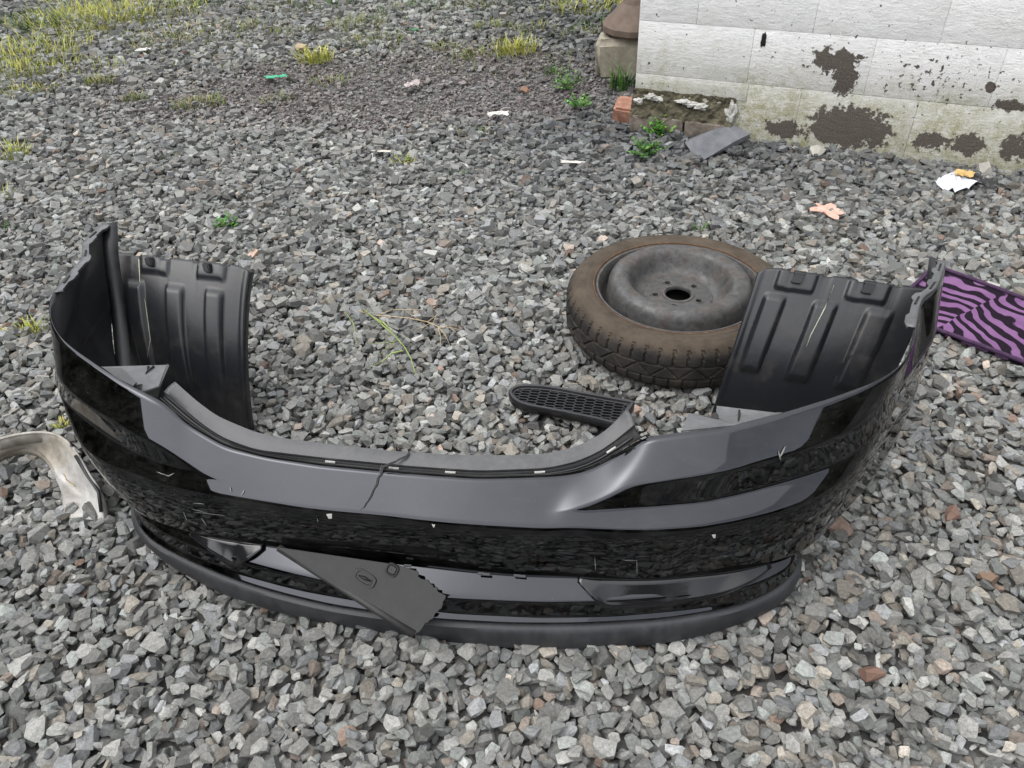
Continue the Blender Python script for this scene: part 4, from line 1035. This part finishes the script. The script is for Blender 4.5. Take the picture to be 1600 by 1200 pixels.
# ================================================================== SMALL LITTER
def flat(name, px, py, w_, h_, rz, col, label, cat, crumple=0.006, rough=0.6, z=0.012, seed=0, thick=0.001, jag=0.25):
    t = NT('lit_' + name); v = t.coord(); f = t.noise(50, 4, 0.6, v)
    t.set(Base_Color=t.ramp(f, [(0.3, tuple(c * 0.75 for c in col)), (0.7, col)]), Roughness=rough)
    c = P(px, py, z); rr = random.Random(seed); nu, nv_ = 10, 8; G_ = np.zeros((nv_, nu, 3))
    for j in range(nv_):
        for i in range(nu):
            x, y = (i / (nu - 1) - .5), (j / (nv_ - 1) - .5); q = 1 + jag * mnoise.noise((x * 3 + seed, y * 3, 1))
            G_[j, i] = (x * w_ * q, y * h_ * q + jag * 0.4 * h_ * mnoise.noise((x * 2, seed, 0)), crumple * (1.0 + mnoise.noise((x * 4 + seed, y * 4, 2)) + 0.6 * mnoise.noise((x * 9, y * 9 + seed, 3))))
    o = gridobj(name, G_, t.m, None, False, None, False, thick); o.location = (c[0], c[1], z); o.rotation_euler = (0, 0, rz)
    return tag(o, label, cat)
flat('paper_scrap', 1490, 292, 0.14, 0.10, 0.5, (0.72, 0.74, 0.80), 'crumpled white paper scrap on gravel below the white wall', 'paper', 0.018, seed=1)
flat('paper_scrap', 1506, 275, 0.05, 0.06, 1.0, (0.62, 0.42, 0.16), 'small orange paper scrap on the crumpled white paper', 'paper', 0.012, seed=2, z=0.03)
flat('rubber_scrap', 1528, 285, 0.05, 0.11, 0.4, (0.03, 0.03, 0.033), 'black rubber scrap beside the crumpled white paper', 'scrap', 0.014, seed=3)
flat('paper_scrap', 1293, 332, 0.075, 0.085, 0.9, (0.66, 0.40, 0.32), 'torn pink paper scrap on gravel behind the spare wheel', 'paper', 0.010, seed=4, jag=0.7)
flat('plastic_strip', 431, 121, 0.11, 0.035, 0.05, (0.03, 0.38, 0.20), 'bright green plastic strip on the bare ground', 'plastic', 0.006, 0.3, seed=5)
flat('wrapper', 1190, 206, 0.10, 0.05, 0.2, (0.20, 0.30, 0.48), 'crumpled blue wrapper against the foot of the white wall', 'wrapper', 0.016, 0.35, seed=6)
flat('wood_splinter', 603, 237, 0.11, 0.016, -0.15, (0.58, 0.55, 0.47), 'long pale wood splinter lying on the far gravel', 'splinter', 0.003, seed=7, jag=0.4)
flat('plastic_chip', 648, 48, 0.05, 0.03, 0.4, (0.05, 0.22, 0.09), 'small dark green plastic chip at the far edge', 'plastic', 0.008, 0.35, seed=8)
flat('paper_scrap', 778, 180, 0.10, 0.04, 0.0, (0.60, 0.58, 0.54), 'pale torn card scrap on the bare ground left of the stone block', 'paper', 0.010, seed=9)
flat('paper_scrap', 645, 135, 0.10, 0.045, 0.9, (0.50, 0.44, 0.42), 'curled pinkish bark scrap on the bare ground', 'bark', 0.016, seed=10)
flat('wood_splinter', 895, 254, 0.10, 0.02, -0.3, (0.55, 0.53, 0.48), 'short pale wood splinter left of the green weed', 'splinter', 0.003, seed=12, jag=0.4)
flat('paper_scrap', 225, 80, 0.09, 0.04, 0.3, (0.66, 0.65, 0.60), 'small white scrap beside the yellow grass', 'paper', 0.010, seed=13)
for i, (x, y, s_, c_, lb) in enumerate([(1545, 903, 0.04, (0.22, 0.15, 0.105), 'rust brown stone on gravel right of the bumper'), (470, 75, 0.07, (0.42, 0.33, 0.22), 'tan stone on the far bare ground'), (820, 140, 0.05, (0.32, 0.19, 0.13), 'orange brick chip on the far gravel'),
                                      (1280, 236, 0.06, (0.50, 0.48, 0.42), 'pale broken stone at the foot of the wall'), (1538, 268, 0.07, (0.42, 0.40, 0.36), 'pale square stone beside the black rubber scrap'), (470, 195, 0.0, (0, 0, 0), ''), (1362, 1052, 0.036, (0.20, 0.12, 0.09), 'small red brick chip on the near gravel'), (1487, 803, 0.04, (0.21, 0.13, 0.10), 'reddish stone on gravel right of the bumper flank')]):
    if not lb: continue
    t = simple('stone_%d' % i, tuple(k * 0.7 for k in c_), c_, 30, 0.85, 0.4, 120, 0.004); c = P(x, y, 0.01)
    stone_thing('stone', (c[0], c[1], 0.012), (s_, s_ * 0.75, s_ * 0.6), i * 1.1, t, lb, 'stone', 60 + i, 7, (10, 6))

# ================================================================== PLANTS
def blades(n_, spread, hmin, hmax, wid, cols, bend=0.6, r_=None, aspect=1.0):
    r_ = r_ or random.Random(1); V, F, C = [], [], []
    for _ in range(n_):
        a = r_.uniform(0, 6.283); q = math.sqrt(r_.random()) * spread; x, y = q * math.cos(a), q * math.sin(a) * aspect
        h = r_.uniform(hmin, hmax); az = a + r_.gauss(0, 0.9); bd_ = r_.uniform(0.1, bend) * h; w_ = wid * r_.uniform(0.6, 1.3); c = r_.choice(cols); k = r_.uniform(0.7, 1.25)
        dx, dy = math.cos(az), math.sin(az); px_, py_ = -dy * w_, dx * w_; i = len(V)
        for s_ in (0, 0.35, 0.7):
            f_ = 1 - 0.25 * s_
            for sg in (-1, 1): V.append((x + dx * bd_ * s_ ** 1.8 + sg * px_ * f_, y + dy * bd_ * s_ ** 1.8 + sg * py_ * f_, h * s_ * (1 - 0.15 * s_)))
        V.append((x + dx * bd_, y + dy * bd_, h * 0.85))
        F += [(i, i + 1, i + 3), (i, i + 3, i + 2), (i + 2, i + 3, i + 5), (i + 2, i + 5, i + 4), (i + 4, i + 5, i + 6)]; C += [tuple(v_ * k for v_ in c)] * 5
    return np.array(V), np.array(F), np.array(C)
YEL = [(0.46, 0.45, 0.09), (0.38, 0.41, 0.08), (0.52, 0.48, 0.15), (0.27, 0.34, 0.06)]
GRN = [(0.06, 0.14, 0.025), (0.10, 0.19, 0.035), (0.05, 0.11, 0.02)]
MIX = [(0.20, 0.25, 0.05), (0.26, 0.24, 0.10), (0.10, 0.16, 0.04), (0.30, 0.26, 0.14)]
AV, AF, AC, bs = [], [], [], 0
def addpatch(px, py, n_, spread, h0, h1, cols, asp=0.6, wid=0.0019, seed=0):
    global bs
    c = P(px, py, 0.0); r_ = random.Random(seed * 7 + int(px * 3 + py)); V, F, C = blades(n_, spread, h0, h1, wid, cols, 0.9, r_, asp)
    AV.append(V + np.array([c[0], c[1], -0.004])); AF.append(F + bs); AC.append(C); bs += len(V)
for (x, y, n_, sp_, h0, h1, cols) in [(190, 30, 420, 0.6, .012, .05, YEL), (150, 38, 560, 0.42, .015, .07, YEL), (480, 20, 500, 1.1, .01, .05, MIX), (700, 30, 500, 1.1, .01, .06, MIX), (600, 80, 260, 0.7, .01, .04, MIX), (350, 110, 160, 0.6, .01, .035, MIX), (820, 100, 200, 0.5, .01, .05, MIX), (300, 60, 300, 0.6, .01, .05, YEL), (60, 120, 400, 0.5, .02, .07, YEL), (130, 35, 620, 0.50, .04, .12, YEL), (150, 8, 300, 0.5, .03, .09, YEL), (215, 20, 380, 0.5, .03, .10, YEL), (40, 95, 420, 0.34, .04, .11, YEL), (10, 120, 220, 0.25, .04, .10, YEL), (70, 75, 260, 0.3, .03, .09, YEL), (30, 38, 260, 0.32, .03, .09, GRN), (75, 45, 160, 0.25, .03, .08, GRN), (235, 62, 170, 0.3, .02, .06, MIX),
                                  (40, 148, 150, 0.16, .02, .06, YEL), (155, 130, 90, 0.08, .02, .06, MIX), (210, 155, 80, 0.08, .02, .05, MIX), (310, 163, 170, 0.14, .02, .05, MIX), (493, 95, 190, 0.10, .04, .10, YEL), (512, 128, 90, 0.13, .02, .04, MIX), (435, 155, 60, 0.10, .02, .04, MIX), (560, 40, 160, 0.2, .03, .08, MIX), (585, 65, 150, 0.2, .02, .06, MIX), (440, 15, 140, 0.3, .02, .06, MIX), (310, 8, 140, 0.25, .03, .07, GRN),
                                  (460, 50, 120, 0.16, .02, .05, MIX), (250, 70, 100, 0.2, .02, .05, MIX), (770, 45, 130, 0.12, .03, .07, MIX), (805, 82, 170, 0.12, .05, .12, YEL), (835, 50, 120, 0.14, .03, .08, MIX), (740, 85, 110, 0.13, .02, .05, MIX), (690, 75, 70, 0.10, .02, .05, MIX), (745, 12, 140, 0.25, .03, .08, MIX), (890, 20, 160, 0.28, .03, .09, YEL), (905, 58, 120, 0.16, .03, .08, MIX), (640, 15, 120, 0.25, .02, .07, GRN), (520, 8, 120, 0.25, .02, .06, GRN),
                                  (870, 115, 60, 0.08, .03, .06, GRN), (10, 245, 140, 0.12, .03, .08, YEL), (5, 310, 60, 0.08, .02, .06, YEL), (45, 520, 70, 0.06, .02, .06, YEL), (5, 360, 40, 0.05, .02, .05, GRN), (630, 255, 40, 0.05, .015, .04, YEL), (715, 275, 24, 0.03, .01, .04, GRN), (100, 666, 30, 0.02, .01, .03, YEL), (745, 210, 60, 0.09, .01, .04, MIX), (265, 245, 30, 0.05, .01, .03, MIX), (935, 15, 200, 0.3, .04, .11, YEL), (950, 40, 120, 0.2, .04, .09, GRN),
                                  (1095, 362, 20, 0.025, .015, .04, GRN), (360, 45, 120, 0.25, .02, .06, MIX), (90, 60, 200, 0.3, .03, .08, YEL)]:
    addpatch(x, y, n_, sp_, h0, h1, cols)
V, F, C = np.concatenate(AV), np.concatenate(AF), np.concatenate(AC)
tag(link('grass', tri_mesh('grass', V, F, C), M_leaf), 'patchy yellow green grass growing through the far gravel', 'grass', kind='stuff')

def weed(name, px, py, label, n_leaf, size, leaf, cols, seed, lean=0.5, z0=0.0):
    """a rosette of small divided leaves on thin stems"""
    c = P(px, py, 0.0); e = empty(name, (c[0], c[1], z0)); tag(e, label, 'weed'); r_ = random.Random(seed)
    SV, SF = [], []; V, F, C = [], [], []
    for k in range(n_leaf):
        a = r_.uniform(0, 6.283); ln = size * r_.uniform(0.5, 1.0); el = r_.uniform(0.35, 1.3)
        d = Vector((math.cos(a) * math.cos(el), math.sin(a) * math.cos(el), math.sin(el))); p0 = Vector((r_.gauss(0, size * .12), r_.gauss(0, size * .12), -0.01)); p1 = p0 + d * ln
        v_, f_ = tube([p0, (p0 + p1) / 2 + Vector((0, 0, ln * 0.08)), p1], [0.0014, 0.0011, 0.0006], 4); b_ = len(SV); SV += v_; SF += [tuple(i + b_ for i in f) for f in f_]
        for j in range(7):
            q = 0.3 + 0.7 * j / 6; m_ = p0.lerp(p1, q) + Vector((0, 0, ln * 0.06)); sd = (-1) ** j
            ld = (d.cross(Vector((0, 0, 1))).normalized() * sd + d * 0.6 + Vector((0, 0, r_.uniform(-.2, .4)))).normalized(); ls = leaf * r_.uniform(0.6, 1.2) * (1.1 - 0.4 * q)
            wv_ = ld.cross(Vector((r_.gauss(0, .3), r_.gauss(0, .3), 1))).normalized() * ls * 0.33; i = len(V)
            V += [m_, m_ + ld * ls * .5 + wv_ + Vector((0, 0, ls * .1)), m_ + ld * ls, m_ + ld * ls * .5 - wv_ + Vector((0, 0, ls * .1))]
            cc = tuple(x * r_.uniform(0.7, 1.3) for x in r_.choice(cols)); F += [(i, i + 1, i + 2), (i, i + 2, i + 3)]; C += [cc, cc]
    pyobj('stem', SV, SF, M_straw if False else M_stem, e, True)
    o = link('leaves', tri_mesh('leaves', np.array([tuple(v_) for v_ in V]), np.array(F), np.array(C)), M_leaf, e)
    return e
M_stem = simple('green_stem', (0.06, 0.12, 0.02), (0.14, 0.22, 0.05), 40, 0.6, 0)
BG = [(0.07, 0.19, 0.03), (0.12, 0.27, 0.045), (0.05, 0.14, 0.03)]; DG = [(0.035, 0.10, 0.022), (0.06, 0.15, 0.03), (0.03, 0.08, 0.025)]
weed('weed', 1028, 212, 'bright green feathery weed growing before the brick foot of the wall', 26, 0.09, 0.026, BG, 1)
weed('weed', 1006, 240, 'darker green leafy weed nearest the slate slab, lower of two', 24, 0.085, 0.026, DG + BG, 2)
weed('weed', 357, 352, 'small bright green weed in the gravel behind the left liner', 14, 0.055, 0.020, BG, 3)
weed('weed', 905, 168, 'green weed on gravel left of the orange brick end', 22, 0.085, 0.022, BG, 4)
weed('weed', 888, 138, 'green weed farther back, left of the grey stone block', 20, 0.10, 0.022, BG, 5)
weed('weed', 632, 252, 'tiny yellow green weed beside the long wood splinter', 10, 0.045, 0.016, [(0.18, 0.24, 0.05), (0.26, 0.30, 0.07)], 6)
# tuft of long grass in the corner by the stone block
c = P(972, 138, 0.0); V, F, C = blades(90, 0.07, 0.06, 0.15, 0.0026, DG + GRN, 0.9, random.Random(5), 0.7)
o = link('grass_tuft', tri_mesh('grass_tuft', V, F, C), M_leaf); o.location = (c[0], c[1], -0.005); tag(o, 'dark green grass tuft between the stone block and the wall corner', 'grass')
# fallen green stalk with leaf blades
def stalk(name, paths, mat, label, cat):
    SV, SF = [], []
    for pts, r0, r1 in paths:
        W_ = [P(*p) for p in pts]; v_, f_ = tube([tuple(p) for p in W_], list(np.linspace(r0, r1, len(W_))), 5); b_ = len(SV); SV += v_; SF += [tuple(i + b_ for i in f) for f in f_]
    return tag(pyobj(name, SV, SF, mat, None, True), label, cat)
stalk('green_stalk', [([(568, 484, .02), (585, 497, .032), (600, 510, .035), (620, 528, .038), (632, 542, .030), (642, 560, .022), (650, 586, .014)], 0.0028, 0.0016), ([(620, 530, .036), (605, 545, .025), (590, 556, .018)], 0.0014, 0.001), ([(630, 548, .03), (612, 552, .026), (598, 564, .020), (578, 574, .014)], 0.003, 0.0012), ([(618, 533, .036), (600, 536, .028), (578, 537, .018)], 0.0014, 0.0006), ([(585, 497, .03), (600, 505, .04), (612, 517, .04)], 0.004, 0.002), ([(540, 488, .02), (552, 505, .02), (556, 525, .018), (557, 543, .014)], 0.0018, 0.0008)],
      simple('stalk_green', (0.16, 0.22, 0.05), (0.32, 0.38, 0.14), 40, 0.6, 0), 'fallen green grass stalk lying on gravel inside the bumper', 'stalk')
stalk('dry_twig', [([(560, 486, .016), (590, 493, .022), (612, 484, .025), (650, 484, .022), (665, 484, .018)], 0.0014, 0.0008), ([(590, 493, .022), (640, 497, .026), (668, 503, .030), (684, 510, .030), (705, 512, .024), (720, 516, .016)], 0.0016, 0.001), ([(668, 503, .03), (680, 494, .03), (690, 488, .022)], 0.001, 0.0006), ([(684, 510, .03), (688, 525, .024), (688, 543, .016)], 0.0013, 0.0006), ([(684, 510, .03), (696, 524, .022), (704, 542, .014)], 0.0013, 0.0006), ([(676, 506, .03), (684, 488, .028), (670, 478, .02), (660, 470, .016)], 0.0009, 0.0005), ([(655, 500, .025), (640, 490, .026), (630, 484, .02)], 0.001, 0.0005), ([(672, 505, .03), (660, 512, .022), (650, 514, .016)], 0.001, 0.0005)],
      M_straw, 'dry branching straw twig on gravel beside the fallen green stalk', 'twig')
